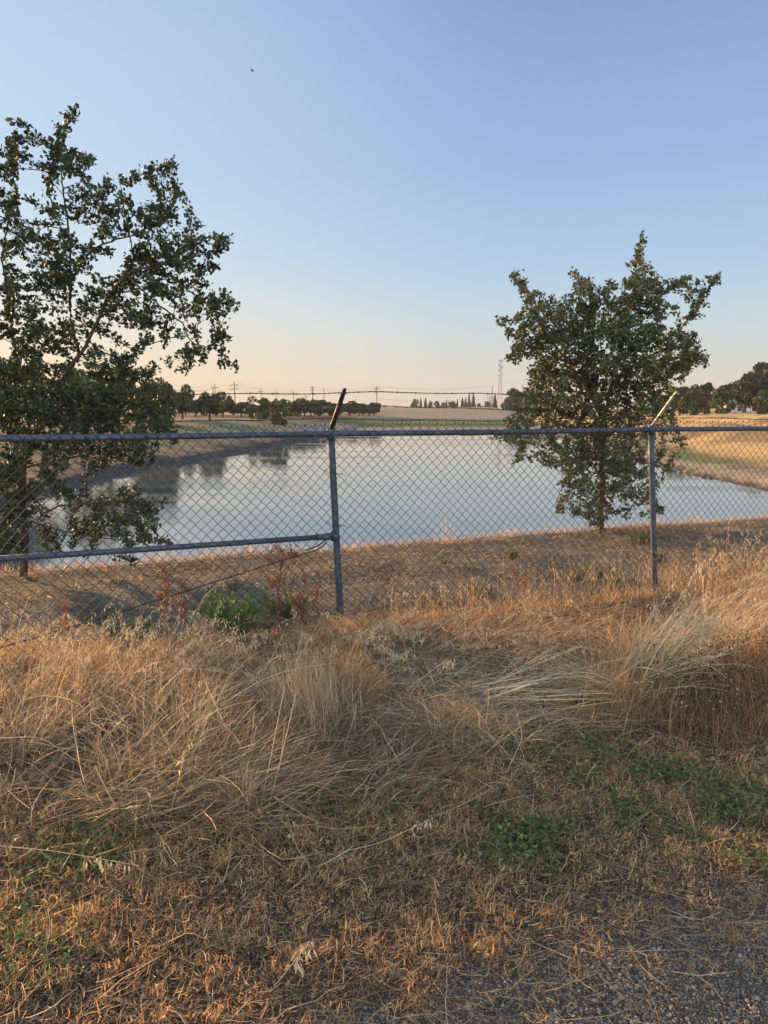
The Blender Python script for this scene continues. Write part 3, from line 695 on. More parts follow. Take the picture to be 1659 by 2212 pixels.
def far_tree(kind, xc, ytop, ybase, wpx, Y, label, group, name, zb=None):
    global cnt; cnt += 1
    top = P(xc, ytop, Y); hw = wpx*.5*Y/F
    z0 = float(hgt(top[0], Y)) if zb is None else zb
    h = top[2]-z0
    root = thing(name, (top[0], Y, z0), label, 'tree', group); root.rotation_euler[2] = (cnt*2.4) % 6.28
    t_ = bpy.data.objects.new('trunk', ctrunk if kind == 'conifer' else trunks[cnt % 3]); C.objects.link(t_); t_.parent = root
    t_.scale = (hw, hw, h)
    if kind == 'olive' or kind == 'bigoak': t_.scale = (hw*1.1, hw*1.1, h)
    c_ = bpy.data.objects.new('crown', crowns[kind][cnt % len(crowns[kind])]); C.objects.link(c_); c_.parent = root
    lo = {'round': .10, 'bigoak': .22}.get(kind, .02)
    c_.location = (0, 0, h*lo if kind not in ('round', 'bigoak') else h*.05); c_.scale = (hw, hw, h*(1-lo if kind not in ('round', 'bigoak') else 1.02))
    return root
GO = 'young oaks planted along the far left bank'
orch = [(314,830,910,52,'tallest broad oak of the far left row, nearest the big left oak'),(358,843,909,34,'oak with flat top, second in the far left row beside the leafy foliage'),(391,831,905,42,'tall pointed oak with a leaning top branch in the far left row'),
 (422,862,901,26,'small low oak filling the dip between two taller trees on the left bank'),(453,846,910,40,'oak at the left of the round pair standing clear on the left bank'),(480,846,901,38,'oak at the right of the round pair, sky showing through its crown'),
 (522,868,901,36,'low oak just right of the tall two-armed utility pole'),(559,859,905,44,'broad oak with foliage hanging to the ground, start of the long left row'),(584,865,903,28,'oak tucked between two bushier trees in the long left row'),
 (602,862,908,34,'dark oak standing forward of its neighbours on the left bank'),(627,866,900,28,'yellowish green low oak in the middle of the long left row'),(645,866,900,26,'thin trunked oak in the middle of the long left row'),
 (657,860,899,26,'taller oak with a clear trunk below the pole with many crossarms'),(670,862,899,26,'oak with a clear trunk left of the middle fence post arm'),(690,864,898,32,'oak with low foliage just left of the middle fence post arm'),
 (713,868,895,34,'oak right behind the middle fence post arm'),(733,870,893,26,'oak just right of the middle fence post arm'),(753,866,893,32,'roundest oak right of the middle fence post arm'),
 (774,871,890,28,'small oak before the left end of the far embankment'),(784,875,888,18,'smallest bushy oak at the foot of the far embankment'),(796,870,885,26,'round oak half hidden by the left end of the embankment'),(809,870,883,20,'last oak of the left row, at the single tall pylon pole')]
for k, (x, yt, yb, wd, lab) in enumerate(orch):
    yb_ = max(yb, 887); g = G(x, yb_); far_tree('round' if k not in (7, 9, 10, 14) else 'skirt', x, yt, yb, wd*1.65, min(g[1], 215), lab, GO, 'oak_tree')
for k, (x, yt, yb, wd) in enumerate([(300,850,897,60),(465,868,895,60),(575,872,892,50),(650,873,891,50),(720,875,890,50),(340,858,897,50),(400,866,896,40),(505,874,894,44),(545,872,893,40),(618,872,892,40),(680,873,891,40),(435,876,893,34)]):
    far_tree('round', x, yt, yb, wd, 165+k*4, 'oak in the second row behind the long left row of oaks', 'oaks behind the far left row', 'oak_tree')
for k, (wx, wy) in enumerate([(-21.5, 8), (-22, 15), (-21, 23), (-22.5, 31), (-21.5, 40), (-23, 48), (-22, 57), (-23.5, 65), (-22.5, 74), (-24, 82)]):  # the row goes on past the big oak; nearest ones unseen, placed for shade
    sx_ = CX+F*wx/(wy*math.cos(PITCH)); el_ = math.atan((3.0+.5*math.sin(k*2.1))/wy); far_tree('round' if k % 3 else 'skirt', sx_, CY-F*math.tan(el_+PITCH), 920, 5.2*F/wy, wy, 'oak of the row running behind the big left oak and out of view', 'oaks behind the big left oak', 'oak_tree', zb=.05)
GC_ = 'trees on the skyline behind the embankment'
sk = [('decid',897,862.6,20,'round leafy tree at the left end of the skyline group'),('conifer',909,861,9,'slim conifer right of the leftmost round skyline tree'),('conifer',919.5,861,11,'conifer between the slim one and the feathery tree'),
 ('decid',930.5,868,12,'small feathery tree left of centre in the skyline group'),('decid',944,867,17,'rounded pale tree in the left half of the skyline group'),('conifer',965,864.4,7,'thin spire poking out of a low round tree on the skyline'),
 ('decid',959,870,16,'low tree left of the wide skyline tree'),('decid',976,868,24,'widest low tree in the middle of the skyline group'),('conifer',988,864.4,8,'lone small conifer with gaps on both sides'),
 ('conifer',999,860.8,12,'conifer leading up to the two tallest ones'),('conifer',1006,860.8,10,'conifer directly left of the two tallest ones'),('conifer',1013.5,851.5,10,'left one of the two tallest skyline conifers'),
 ('decid',1015,870,12,'light green tree at the foot of the two tallest conifers'),('conifer',1023,850.8,12,'right one of the two tallest skyline conifers'),('decid',1035,872,13,'low dark tree left of the house roof'),
 ('decid',1052,867.5,14,'dark round tree behind the house roof'),('conifer',1058.7,863.5,7,'small conifer right of the house roof'),('conifer',1069.5,852.5,13,'dark conifer close left of the lattice tower')]
for kd, x, yt, wd, lab in sk: far_tree(kd, x, yt, 884, wd*1.1, 470+(cnt*13) % 60, lab, GC_, 'conifer_tree' if kd == 'conifer' else 'leafy_tree', zb=-.5)
for x, yt, wd in ((830,876,16),(852,880,6),(877,879.5,8),(885,880,5),(861,881,12)):
    far_tree('decid', x, yt, 884, wd, 700+x-830, 'tiny far tree showing over the embankment crest', 'tiny far trees over the embankment', 'leafy_tree', zb=-.5)
far_tree('mass', 1112, 839, 890, 66, 300, 'large dark tree mass just right of the lattice tower', None, 'leafy_tree', zb=0)
far_tree('decid', 1098, 862, 890, 34, 280, 'lower green tree in front of the dark mass beside the tower', None, 'leafy_tree', zb=0)
far_tree('mass', 1160, 850, 890, 90, 290, 'dark tree seen through the leaves of the right oak', None, 'leafy_tree', zb=0)
far_tree('cypress' if 'cypress' in crowns else 'conifer', 460, 837, 890, 5, 330, 'very thin dark cypress beside a utility pole on the left', None, 'conifer_tree', zb=0)
GRB = 'trees along the top of the right bank'
rb = [('skirt',1472,836,50,118,'bushy green tree right beside the right oak on the bank top'),('skirt',1501,838,34,116,'narrow green tree second from the left on the right bank top'),('mass',1519,827,50,150,'dark tree rising behind the bushy bank top trees'),
 ('olive',1524,846,34,117,'brownish thin tree with a visible leaning trunk on the right bank'),('skirt',1562,839,54,112,'broad bushy green tree in the middle of the right bank top'),('skirt',1657,843,48,100,'green tree at the right edge of the picture, lower than the one behind it'),
 ('bigoak',1610,801,80,140,'big open oak with dark forked trunk standing on the right'),('mass',1668,786,110,150,'tallest dark oak cut by the right edge of the picture'),('mass',1432,852,60,150,'dark tree between the right oak and the bank top trees')]
for kd, x, yt, wd, Y, lab in rb: far_tree(kd, x, yt, 890, wd*1.22, Y, lab, GRB, 'bank_tree' if kd != 'bigoak' else 'oak_tree')

# ---------------------------------------------------------------- poles, wires, tower, house
GP = 'utility poles along the far road'
poles = [(313,820,1,'pole showing through the big oak leaves'),(366.5,830,1,'pole rising behind the tall pointed oak'),(465.5,829,1,'pole rising out of the round pair of oaks'),(507.5,824.5,2,'tallest left utility pole with two crossarms in the gap between oaks'),
 (564.5,839,1,'single crossarm pole above the start of the long oak row'),(597,843,1,'single crossarm pole above the dark forward oak'),(634,843,1,'single crossarm pole left of the pole with many crossarms'),(662,852,1,'short far pole just left of the pole with many crossarms'),
 (676,834.5,4,'pole with four short crossarms left of the middle post arm'),(700.5,838.5,1,'plain pole with a low crossarm close left of the middle post arm'),(768,858.6,0,'bare thin pole right of the middle post arm'),
 (814,834,3,'tall pole with wide double crossarms above the end of the oak row'),(820.5,866,0,'short bare pole right at the foot of the tall one'),(1063.5,833.5,1,'pole close left of the lattice tower'),(805,869,0,'tiny bare pole left of the tall pole at the oak row end'),
 (1046,872,0,'tiny pole above the house roof')]
tops = []
for x, yt, na, lab in poles:
    tl = math.tan(math.atan((CY-yt)/F)-PITCH); Y = 12.4/tl if tl > .015 else 620
    if na == 0: Y = min(Y, 640)
    if x == 1063.5: Y = 420
    p = P(x, yt, Y); z0 = 0; h = p[2]-z0
    root = thing('utility_pole', (p[0], Y, z0), 'wooden '+lab if lab.startswith('utility') else lab, 'utility pole', GP)
    root.rotation_euler[2] = R(-12)
    ln = R(1.6) if x < 720 else 0
    root.rotation_euler[1] = -ln
    rad = .21 if na else .15
    mb = MB(); mb.tubes(np.array([(0, 0, -.5), (0, 0, h*.5), (0, 0, h)]), np.array((rad*1.25, rad*1.1, rad*.75)), 7); mb.build('shaft', M_wood, root, smooth=True)
    arms = {0: [], 1: [(h-1.9, 2.1)], 2: [(h-1.5, 2.0), (h-3.4, 2.3)], 3: [(h-1.5, 2.0), (h-2.9, 4.0)], 4: [(h-.6, .9), (h-1.5, 1.3), (h-2.4, .9), (h-3.8, 1.1)]}[na]
    if x == 700.5: arms = [(h-7.5, 1.0)]
    if x == 1063.5: arms = [(h-6, 1.6)]
    for za, hw in arms:
        mb = MB(); mb.box((-hw, -.34, za-.13), (hw, -.17, za+.13)); cr = mb.build('crossarm', M_wood, root)
        for sx in (-1, -.45, .45, 1):
            mb = MB(); mb.tubes(np.array([(sx*hw*.93, -.235, za+.10), (sx*hw*.93, -.235, za+.22), (sx*hw*.93, -.235, za+.34)]), np.array((.05, .08, .05)), 6); mb.build('insulator', M_galv, cr)
    if na == 3:
        mb = MB()
        for sx in (-1, 1): mb.tubes(np.array([(sx*3.9, -.23, h-2.9), (sx*1.2, -.23, h-1.9), (0, -.23, h-.2)]), .05, 4)
        mb.build('guy_brace', M_wood, root)
    tops.append((x, p, h, na))
def wire(a, b, sag, r=.035):
    s_ = np.linspace(0, 1, 16)[:, None]; q = a+(b-a)*s_; q[:, 2] -= 4*sag*(s_*(1-s_))[:, 0]
    return q
T_ = {round(t[0]): t[1] for t in tops}
spans = [('upper power lines swooping between the poles on the left', [(313,366),(366,466),(466,508),(508,564),(564,597),(597,634),(634,662)], (.0, 1.9, 2.1), (-1.9, 0, 1.9)),
         ('long power lines from the many-armed pole to the tall double crossarm pole', [(508,676),(676,814),(700,814)], (.2, 1.5), (-1.5, 1.5)),
         ('power lines running right from the tall double crossarm pole to the tower', [(814,1064)], (.2, 2.9, 7), (-2, 2, 0))]
M_line = mat('power_line', (.20, .18, .17), rough=.7)
for lab, prs, drops, offs in spans:
    mb = MB()
    for a, b in prs:
        ka = min(T_, key=lambda q: abs(q-a)); kb = min(T_, key=lambda q: abs(q-b))
        for dz in drops:
            for dx in offs:
                A_ = T_[ka]+np.array((dx*.9, -.25, -dz)); B_ = T_[kb]+np.array((dx*.9, -.25, -dz))
                mb.tubes(wire(A_, B_, 1.6 if dz < 3 else 1), .022, 3, cap=False)
    o = mb.build('power_line', M_line); tag(o, lab, 'power line', 'power lines')
# lattice tower
Yt = 600; pt = P(1078.5, 778, Yt); pb = P(1079.5, 881, Yt); Ht = pt[2]
tw = thing('lattice_tower', (pb[0], Yt, 0), 'tall pale steel lattice mast with antennas between the conifers and the right oak', 'tower')
def tower_w(z): return np.interp(z, [0, Ht*.35, Ht*.72, Ht], [2.2, 1.5, .85, .8])
mbs = MB()
for sx, sy in ((-1, -1), (1, -1), (1, 1), (-1, 1)):
    zz = np.linspace(0, Ht, 12); ww = tower_w(zz)
    mb = MB(); mb.tubes(np.stack([sx*ww, sy*ww, zz], 1), .12, 5); mb.build('leg', M_steel, tw)
lv = [0]
while lv[-1] < Ht-.8: lv.append(lv[-1]+max(1.5, tower_w(lv[-1])*1.5))
lv[-1] = Ht
for z0, z1 in zip(lv[:-1], lv[1:]):
    a, b = tower_w(z0), tower_w(z1)
    for (s1, s2) in (((-1,-1),(1,-1)), ((1,-1),(1,1)), ((1,1),(-1,1)), ((-1,1),(-1,-1))):
        mbs.tubes(np.array([(s1[0]*a, s1[1]*a, z0), (s2[0]*b, s2[1]*b, z1)]), .055, 3); mbs.tubes(np.array([(s2[0]*a, s2[1]*a, z0), (s1[0]*b, s1[1]*b, z1)]), .055, 3)
        mbs.tubes(np.array([(s1[0]*b, s1[1]*b, z1), (s2[0]*b, s2[1]*b, z1)]), .05, 3)
mbs.build('lattice_bracing', M_steel, tw)
mb = MB(); mb.box((-1.6, -1.2, Ht-.15), (1.6, 1.2, Ht)); mb.build('top_platform', M_steel, tw)
for zf, w_, sx in ((1.0, .22, -1.5), (1.0, .22, 1.5), (1.0, .22, 0), (.72, .2, 1.6), (.72, .2, -1.7), (.55, .15, -1.4)):
    mb = MB(); mb.box((sx-w_, -1.0, Ht*zf-1.3), (sx+w_, -.8, Ht*zf+.7)); mb.tubes(np.array([(sx, -.8, Ht*zf-.3), (sx*.4, 0, Ht*zf-.3)]), .07, 4); mb.build('panel_antenna', M_steel, tw)
for zf, sx in ((.90, -1.2), (.80, -1.3), (.86, .9)):
    mb = MB(); a = np.linspace(0, 2*math.pi, 13)[:-1]
    mb.tubes(np.array([(sx, -1.0, Ht*zf), (sx, -1.15, Ht*zf), (sx, -1.5, Ht*zf)]), np.array((.15, .6, .75)), 12); mb.build('dish_antenna', M_steel, tw)
mb = MB(); mb.tubes(np.array([(-1.0, 0, Ht), (-1.0, 0, Ht+3.2)]), .06, 4); mb.build('whip_antenna', M_steel, tw)
# house among the conifers
hz = thing('house', (P(1049, 884, 520)[0], 520, -.5), 'grey roofed house low among the skyline trees left of the tower', 'house')
M_wall = mat('house_wall', (.30, .29, .29)); M_roof = mat('house_roof', (.13, .13, .145), noise=(2, .2)); M_glass = mat('dark_glass', (.03, .035, .04), rough=.2)
mb = MB(); mb.box((-3.6, -3, 0), (3.6, 3, 2.6)); mb.build('wall', M_wall, hz)
mb = MB(); mb.add([(-4.1,-3.5,2.6),(4.1,-3.5,2.6),(4.1,3.5,2.6),(-4.1,3.5,2.6),(-2.6,0,4.4),(2.6,0,4.4)], [(0,1,5,4),(2,3,4,5),(1,2,5),(3,0,4),(3,2,1,0)]); mb.build('roof', M_roof, hz)
for sx in (-2, 1.6): mb = MB(); mb.box((sx-.5, -3.04, 1), (sx+.5, -3.002, 2)); mb.build('window', M_glass, hz)
# long pale building behind the big open oak, and the fence before it
q = P(1612, 884, 190)
bd = thing('farm_building', (q[0], 190, .2), 'long low pale building seen under the big open oak on the right', 'building')
M_pale = mat('pale_wall', (.62, .56, .50), noise=(1, .1))
mb = MB(); mb.box((-5.5, -3, 0), (6, 3, 2.3)); mb.build('wall', M_pale, bd)
mb = MB(); mb.add([(-6,-3.6,2.3),(6.5,-3.6,2.3),(6.5,3.6,2.3),(-6,3.6,2.3),(-5.5,0,3.5),(6,0,3.5)], [(0,1,5,4),(2,3,4,5),(1,2,5),(3,0,4),(3,2,1,0)]); mb.build('roof', M_roof, bd)
for sx in (-3, .5, 3.5): mb = MB(); mb.box((sx-.5, -3.04, .9), (sx+.5, -3.002, 1.7)); mb.build('window', M_glass, bd)
q0 = P(1575, 884, 128); q1 = P(1700, 884, 124); zf = float(hgt(q0[0], 128))
ff = thing('field_fence', (q0[0], 128, zf), 'far wire fence with thin posts below the big open oak', 'fence')
nf = 9
for k in range(nf):
    p = np.array((q1[0]-q0[0], -4., 0))*k/(nf-1); mb = MB(); mb.tubes(np.array([p+(0, 0, -.3), p+(0, 0, 1.5)]), .04, 5); mb.build('post', M_galv, ff)
mb = MB(); d_ = np.array((q1[0]-q0[0], -4., 0))
for hh in (.3, .7, 1.1, 1.45): mb.tubes(np.array([(0, 0, hh), d_+(0, 0, hh)]), .012, 3)
mb.build('fence_wire', M_wire, ff)
# a bird high in the sky
bp_ = P(545, 153, 45)
bird = MB(); bird.tubes(np.array([(-.10, 0, 0), (-.04, 0, .01), (.04, 0, .0), (.10, 0, -.01)]), np.array((.008, .03, .03, .01)), 8)
bo = thing('bird', bp_, 'tiny dark bird high in the empty sky', 'bird')
M_bird = mat('bird_feather', (.10, .09, .10)); bird.build('body', M_bird, bo, smooth=True)
for sg in (-1, 1):
    mb = MB(); mb.add([(-.04, 0, .01), (.05, 0, .01), (.02, sg*.13, .07), (-.04, sg*.13, .06), (-.05, sg*.22, .02)], [(0, 1, 2, 3), (3, 2, 4)]); mb.build('wing', M_bird, bo)

# ---------------------------------------------------------------- grasses
HX0, HX1, HY0, HY1, HS = -12., 16., 0., 18., .05
_hx = np.arange(HX0, HX1, HS); _hy = np.arange(HY0, HY1, HS)
_HG = height(*np.meshgrid(_hx, _hy, indexing='xy'))
def hq(x, y):
    i = np.clip(((x-HX0)/HS), 0, len(_hx)-1.01); j = np.clip(((y-HY0)/HS), 0, len(_hy)-1.01)
    i0 = i.astype(int); j0 = j.astype(int); a = i-i0; b = j-j0
    return (_HG[j0, i0]*(1-a)+_HG[j0, i0+1]*a)*(1-b)+(_HG[j0+1, i0]*(1-a)+_HG[j0+1, i0+1]*a)*b
def inside(pts, poly):
    x, y = pts[:, 0], pts[:, 1]; c = np.zeros(len(pts), bool); n = len(poly)
    for i in range(n):
        x1, y1 = poly[i]; x2, y2 = poly[(i+1) % n]
        m = ((y1 > y) != (y2 > y)) & (x < (x2-x1)*(y-y1)/(y2-y1+1e-12)+x1); c ^= m
    return c
def scatter(poly, n, soft=.08, ground=True):
    """n random ground points inside the outline (survey points laid on the ground), soft edge"""
    pg = [G(*q) for q in poly] if ground else poly
    pg = np.array(pg); lo = pg.min(0)-.1; hi = pg.max(0)+.1
    out = []
    tot = 0
    for _ in range(60):
        q = rng.uniform(lo, hi, (n, 2)); t_ = q+rng.normal(size=q.shape)*soft
        q = q[inside(t_, pg)]; out.append(q); tot += len(q)
        if tot >= n: break
    return np.concatenate(out)[:n]
STRAW = np.array([(.66,.51,.31),(.50,.36,.20),(.36,.27,.17),(.56,.39,.20)])
GREY = np.array([(.42,.32,.22),(.29,.215,.145),(.54,.42,.29),(.20,.14,.088)])
ORANGE = np.array([(.62,.35,.16),(.66,.43,.21),(.52,.26,.11),(.70,.51,.28)])
BROWN = np.array([(.28,.18,.10),(.18,.115,.065),(.42,.27,.15),(.09,.056,.033),(.54,.38,.23)])
PALE = np.array([(.72,.60,.40),(.66,.52,.32),(.76,.66,.47)])
def blades(mb, pts, L, W, az, az_s, tilt, tilt_s, curve, curve_s, cols, M=6, swirl=0, clump=0, kink=.35, lift=(0, .02), wig=.15, tube=False, zfix=True, taper=.25, groundz=None):
    if clump:
        d_ = fbm(pts[:, 0]*4.5, pts[:, 1]*4.5, 91, 3); pts = pts[rng.random(len(pts)) < np.clip(1+clump*(d_-.5)*6, .08, 1)]
    N = len(pts)
    if N == 0: return None
    L_ = rng.uniform(L[0], L[1], N)*(1+.9*(fbm(pts[:, 0]*2.5, pts[:, 1]*2.5, 15, 2)-.5)); W_ = rng.uniform(W[0], W[1], N)
    a = R(az) if np.isscalar(az) else np.asarray(az)
    a = a+rng.normal(size=N)*R(az_s)
    if swirl: a = a+R(swirl)*2*(fbm(pts[:, 0]*1.8, pts[:, 1]*1.8, 33, 2)-.5)
    th0 = R(tilt)+rng.normal(size=N)*R(tilt_s); cv = R(curve)+rng.normal(size=N)*R(curve_s)
    s_ = np.linspace(0, 1, M)
    th = th0[:, None]+cv[:, None]*s_[None]**1.2
    aa = a[:, None]+rng.normal(size=(N, 1))*wig*s_[None]*3+rng.normal(size=(N, M))*wig*.5
    if kink:
        kk_ = rng.random(N) < kink; ki = rng.uniform(.25, .8, N); after = (s_[None] > ki[:, None])*kk_[:, None]
        th = th+after*(rng.normal(size=(N, 1))*R(38)+R(14)); aa = aa+after*rng.normal(size=(N, 1))*R(50)
    st = L_[:, None]/(M-1)
    dx = np.sin(th)*np.cos(aa)*st; dy = np.sin(th)*np.sin(aa)*st; dz = np.cos(th)*st
    p = np.zeros((N, M, 3)); p[:, 0, 0] = pts[:, 0]; p[:, 0, 1] = pts[:, 1]
    z0 = hq(pts[:, 0], pts[:, 1]) if groundz is None else groundz
    p[:, 0, 2] = z0+rng.uniform(lift[0], lift[1], N)
    p[:, 1:, 0] = p[:, :1, 0]+np.cumsum(dx[:, :-1], 1); p[:, 1:, 1] = p[:, :1, 1]+np.cumsum(dy[:, :-1], 1); p[:, 1:, 2] = p[:, :1, 2]+np.cumsum(dz[:, :-1], 1)
    if zfix:
        g = hq(p[:, :, 0], p[:, :, 1])+rng.uniform(.003, .03, (N, 1)); p[:, :, 2] = np.maximum(p[:, :, 2], g)
    c = np.minimum(cols[rng.choice(len(cols), N)]*rng.uniform(.5, 1.3, (N, 1)), .85)
    tp = 1-(1-taper)*s_**1.5
    if tube: mb.tubes(p, (W_*.5)[:, None]*tp[None], 3, np.asarray(c), cap=False)
    else: mb.ribbons(p, W_[:, None]*tp[None], rand_unit(N)*np.array((1, 1, .6)), c)
    return p
SPK_V = np.array([(0, 0, 0), (.5, 0, .35), (0, .5, .35), (-.5, 0, .35), (0, -.5, .35), (.06, 0, 1.), (-.06, 0, 1.)])
SPK_F = [(0, 1, 2), (0, 2, 3), (0, 3, 4), (0, 4, 1), (1, 5, 2), (2, 5, 3), (3, 6, 4), (4, 6, 1)]
def oats(mb, paths, n=9, frac=.4, size=.020, cols=PALE):
    """drooping wild-oat spikelets along the upper part of each stem"""
    if paths is None or len(paths) == 0: return
    N, M, _ = paths.shape
    idx = np.repeat(np.arange(N), n); K = len(idx)
    s_ = (1-frac*rng.uniform(0, 1, K))*(M-1); i0 = np.clip(s_.astype(int), 0, M-2); f = (s_-i0)[:, None]
    p = paths[idx, i0]*(1-f)+paths[idx, i0+1]*f
    out = rand_unit(K)*np.array((1, 1, .3)); d = p+out*rng.uniform(.008, .03, (K, 1)); d[:, 2] -= rng.uniform(.0, .012, K)
    mb.tubes(np.stack([p, (p+d)/2+np.array((0, 0, .006)), d], 1), .0006, 3, np.repeat(PALE[:1], K, 0), cap=False)
    Zd = unit(np.array((0, 0, -1.))+out*.5+rng.normal(size=(K, 3))*.25); X = unit(np.cross(Zd, rand_unit(K))); Y = np.cross(Zd, X)
    sz = rng.uniform(.8, 1.25, K)*size
    c = cols[rng.choice(len(cols), K)]*rng.uniform(.8, 1.15, (K, 1))
    mb.stamps(SPK_V, SPK_F, d, X, Y, Zd, np.stack([sz*.28, sz*.28, sz], 1), c)

FG = [(-250, 1340), (1900, 1260), (2000, 1600), (2000, 2350), (-300, 2350)]
# 1 thatch: a mat of short broken straw under everything in front of the fence
DARK = np.array([(.15,.095,.055),(.20,.13,.08),(.26,.18,.11),(.10,.065,.04)])  # dark tones paint shade into the gaps beneath the stems
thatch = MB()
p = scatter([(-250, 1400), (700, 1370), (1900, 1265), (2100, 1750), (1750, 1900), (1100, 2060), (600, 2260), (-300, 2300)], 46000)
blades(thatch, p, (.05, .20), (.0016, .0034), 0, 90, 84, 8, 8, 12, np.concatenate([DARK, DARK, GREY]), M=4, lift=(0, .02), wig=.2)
p = scatter([(600, 1380), (1300, 1330), (1400, 1520), (1300, 1640), (900, 1720), (650, 1640)], 6500)
blades(thatch, p, (.14, .42), (.0018, .0042), 8, 45, 78, 9, 14, 14, np.concatenate([STRAW, GREY, DARK, ORANGE[:2]]), M=7, swirl=140, clump=1.6, lift=(0, .04), wig=.2)
p = scatter([(600, 1360), (1350, 1330), (1350, 1420), (650, 1450)], 4500)
blades(thatch, p, (.12, .35), (.0016, .0034), 20, 60, 70, 12, 20, 15, np.concatenate([ORANGE, BROWN, GREY]), M=6, swirl=90, clump=1, lift=(0, .04), wig=.2)
p = scatter([(750, 1440), (1300, 1400), (1300, 1600), (900, 1640)], 1300)
blades(thatch, p[:600], (.2, .6), (.0025, .0052), 172, 40, 80, 6, 12, 12, np.concatenate([STRAW, STRAW, PALE]), M=8, swirl=120, clump=1.5, lift=(.01, .07), wig=.12)
p = scatter([(820, 1500), (1150, 1480), (1130, 1580), (900, 1600)], 170)
blades(thatch, p[:110], (.25, .55), (.004, .0070), -12, 30, 77, 6, 12, 10, PALE, M=7, lift=(.03, .08), wig=.08)
p = scatter([(600, 1620), (1000, 1600), (950, 1760), (600, 1770)], 3000)
blades(thatch, p, (.12, .42), (.0016, .0038), 22, 45, 72, 12, 20, 16, np.concatenate([GREY, STRAW, DARK]), M=7, swirl=140, clump=1.6, lift=(0, .05), wig=.22)
p = scatter([(250, 1680), (620, 1700), (560, 1800), (150, 1800)], 1500)
blades(thatch, p, (.15, .45), (.0018, .0040), 0, 60, 72, 12, 12, 20, np.concatenate([GREY, STRAW]), M=6, lift=(0, .07))
p = scatter([(-250, 1440), (700, 1420), (1330, 1350), (1400, 1600), (1150, 1700), (600, 1790), (-250, 1790)], 24000)
blades(thatch, p, (.03, .14), (.0018, .0044), 0, 90, 66, 22, 10, 25, np.concatenate([STRAW, GREY, BROWN, DARK]), M=5, clump=1.6, lift=(.01, .10), wig=.3)
pth = scatter([(650, 1390), (1250, 1380), (1250, 1520), (700, 1540)], 110)
q = blades(thatch, pth, (.25, .45), (.0015, .0025), 0, 60, 55, 15, 45, 15, PALE, M=7, lift=(.02, .06)); oats(thatch, q, 10)
tag(thatch.build('straw_thatch', M_grass), 'matted dry straw lying flattened in front of the fence', 'straw', kind='stuff')

# 2 tall dry grass arching over on the left
tall = MB()
left = [(-300, 1450), (300, 1450), (520, 1465), (700, 1520), (730, 1640), (600, 1740), (250, 1780), (-300, 1800)]
p = scatter(left, 15000, .12)
blades(tall, p, (.07, .25), (.0015, .0038), 14, 62, 52, 22, 50, 30, np.concatenate([GREY, DARK, STRAW, BROWN]), M=8, swirl=200, clump=1.6, wig=.28)
p = scatter([(-300, 1560), (200, 1560), (520, 1600), (600, 1740), (250, 1780), (-300, 1800)], 3000, .12)
blades(tall, p, (.12, .36), (.0018, .0040), 60, 90, 42, 24, 30, 35, np.concatenate([GREY, PALE*.85]), M=7, swirl=120, clump=1.5, wig=.3)
p = scatter([(-300, 1425), (350, 1425), (560, 1460), (420, 1560), (-300, 1590)], 9000, .1)
blades(tall, p, (.10, .27), (.0014, .0030), 20, 80, 30, 20, 45, 30, np.concatenate([ORANGE, ORANGE, STRAW, BROWN]), M=8, swirl=100, clump=1.4, wig=.3)
p = scatter([(60, 1480), (650, 1450), (600, 1560), (200, 1600)], 4500, .1)
blades(tall, p[:1000], (.24, .44), (.0015, .0030), 2, 24, 46, 11, 58, 16, np.concatenate([ORANGE[:2], STRAW, GREY]), M=9, swirl=60, clump=1.5, wig=.18)
p = scatter([(-300, 1420), (200, 1420), (420, 1450), (350, 1540), (-300, 1600)], 190)
q = blades(tall, p, (.25, .48), (.0015, .0024), 15, 50, 18, 10, 45, 20, PALE, M=9); oats(tall, q, 10)
p = scatter([(150, 1440), (650, 1400), (650, 1520), (300, 1600)], 110)
q = blades(tall, p, (.2, .4), (.0014, .0024), 20, 50, 30, 12, 55, 20, PALE, M=9); oats(tall, q, 10)
p = scatter([(0, 1560), (600, 1560), (560, 1720), (0, 1720)], 50)
q = blades(tall, p, (.4, .7), (.002, .0034), 20, 60, 45, 15, 45, 20, PALE, M=9, tube=True)
def straw(pts3, w=.003, n_oat=0):
    """one long bent stem through survey points (x, y, height above the ground)"""
    q = np.array([(*G(x, y, h_), h_) for x, y, h_ in pts3]); q[:, 2] += hq(q[:, 0], q[:, 1])
    s_ = np.linspace(0, len(q)-1, 14); i_ = np.clip(s_.astype(int), 0, len(q)-2); f_ = (s_-i_)[:, None]; c_ = q[i_]*(1-f_)+q[i_+1]*f_
    c_[1:-1] = (c_[:-2]+c_[1:-1]*2+c_[2:])/4
    tall.tubes(c_, np.linspace(w*.5, w*.25, 14), 4, PALE[0]*1.0, cap=False)
    if n_oat: oats(tall, c_[None], n_oat, .35, .026)
straw([(-60, 1822, .05), (120, 1838, .10), (300, 1868, .12)], .0035, 14)
straw([(260, 1768, .03), (230, 1710, .18), (205, 1655, .32)], .009)
straw([(265, 1770, .01), (215, 1745, .06), (170, 1715, .10)], .006)
straw([(700, 1850, .02), (820, 1820, .06), (940, 1765, .10)], .0035, 10)
straw([(560, 1765, .02), (585, 1640, .25), (615, 1490, .5)], .004)
straw([(575, 1765, .02), (605, 1650, .25), (640, 1500, .5)], .004)
straw([(360, 1800, .0), (385, 1700, .2), (412, 1590, .42)], .0028, 8)
straw([(540, 2180, .0), (600, 2130, .04), (668, 2040, .10)], .0035, 22)
straw([(0, 1600, .3), (90, 1600, .32), (170, 1665, .15), (250, 1700, .05)], .003)
straw([(690, 1900, .01), (640, 1830, .05), (620, 1760, .1)], .003, 8)
straw([(1505, 1830, .0), (1500, 1780, .06), (1485, 1730, .12)], .003)
straw([(1085, 1700, .02), (1130, 1610, .15), (1110, 1540, .28)], .0035)
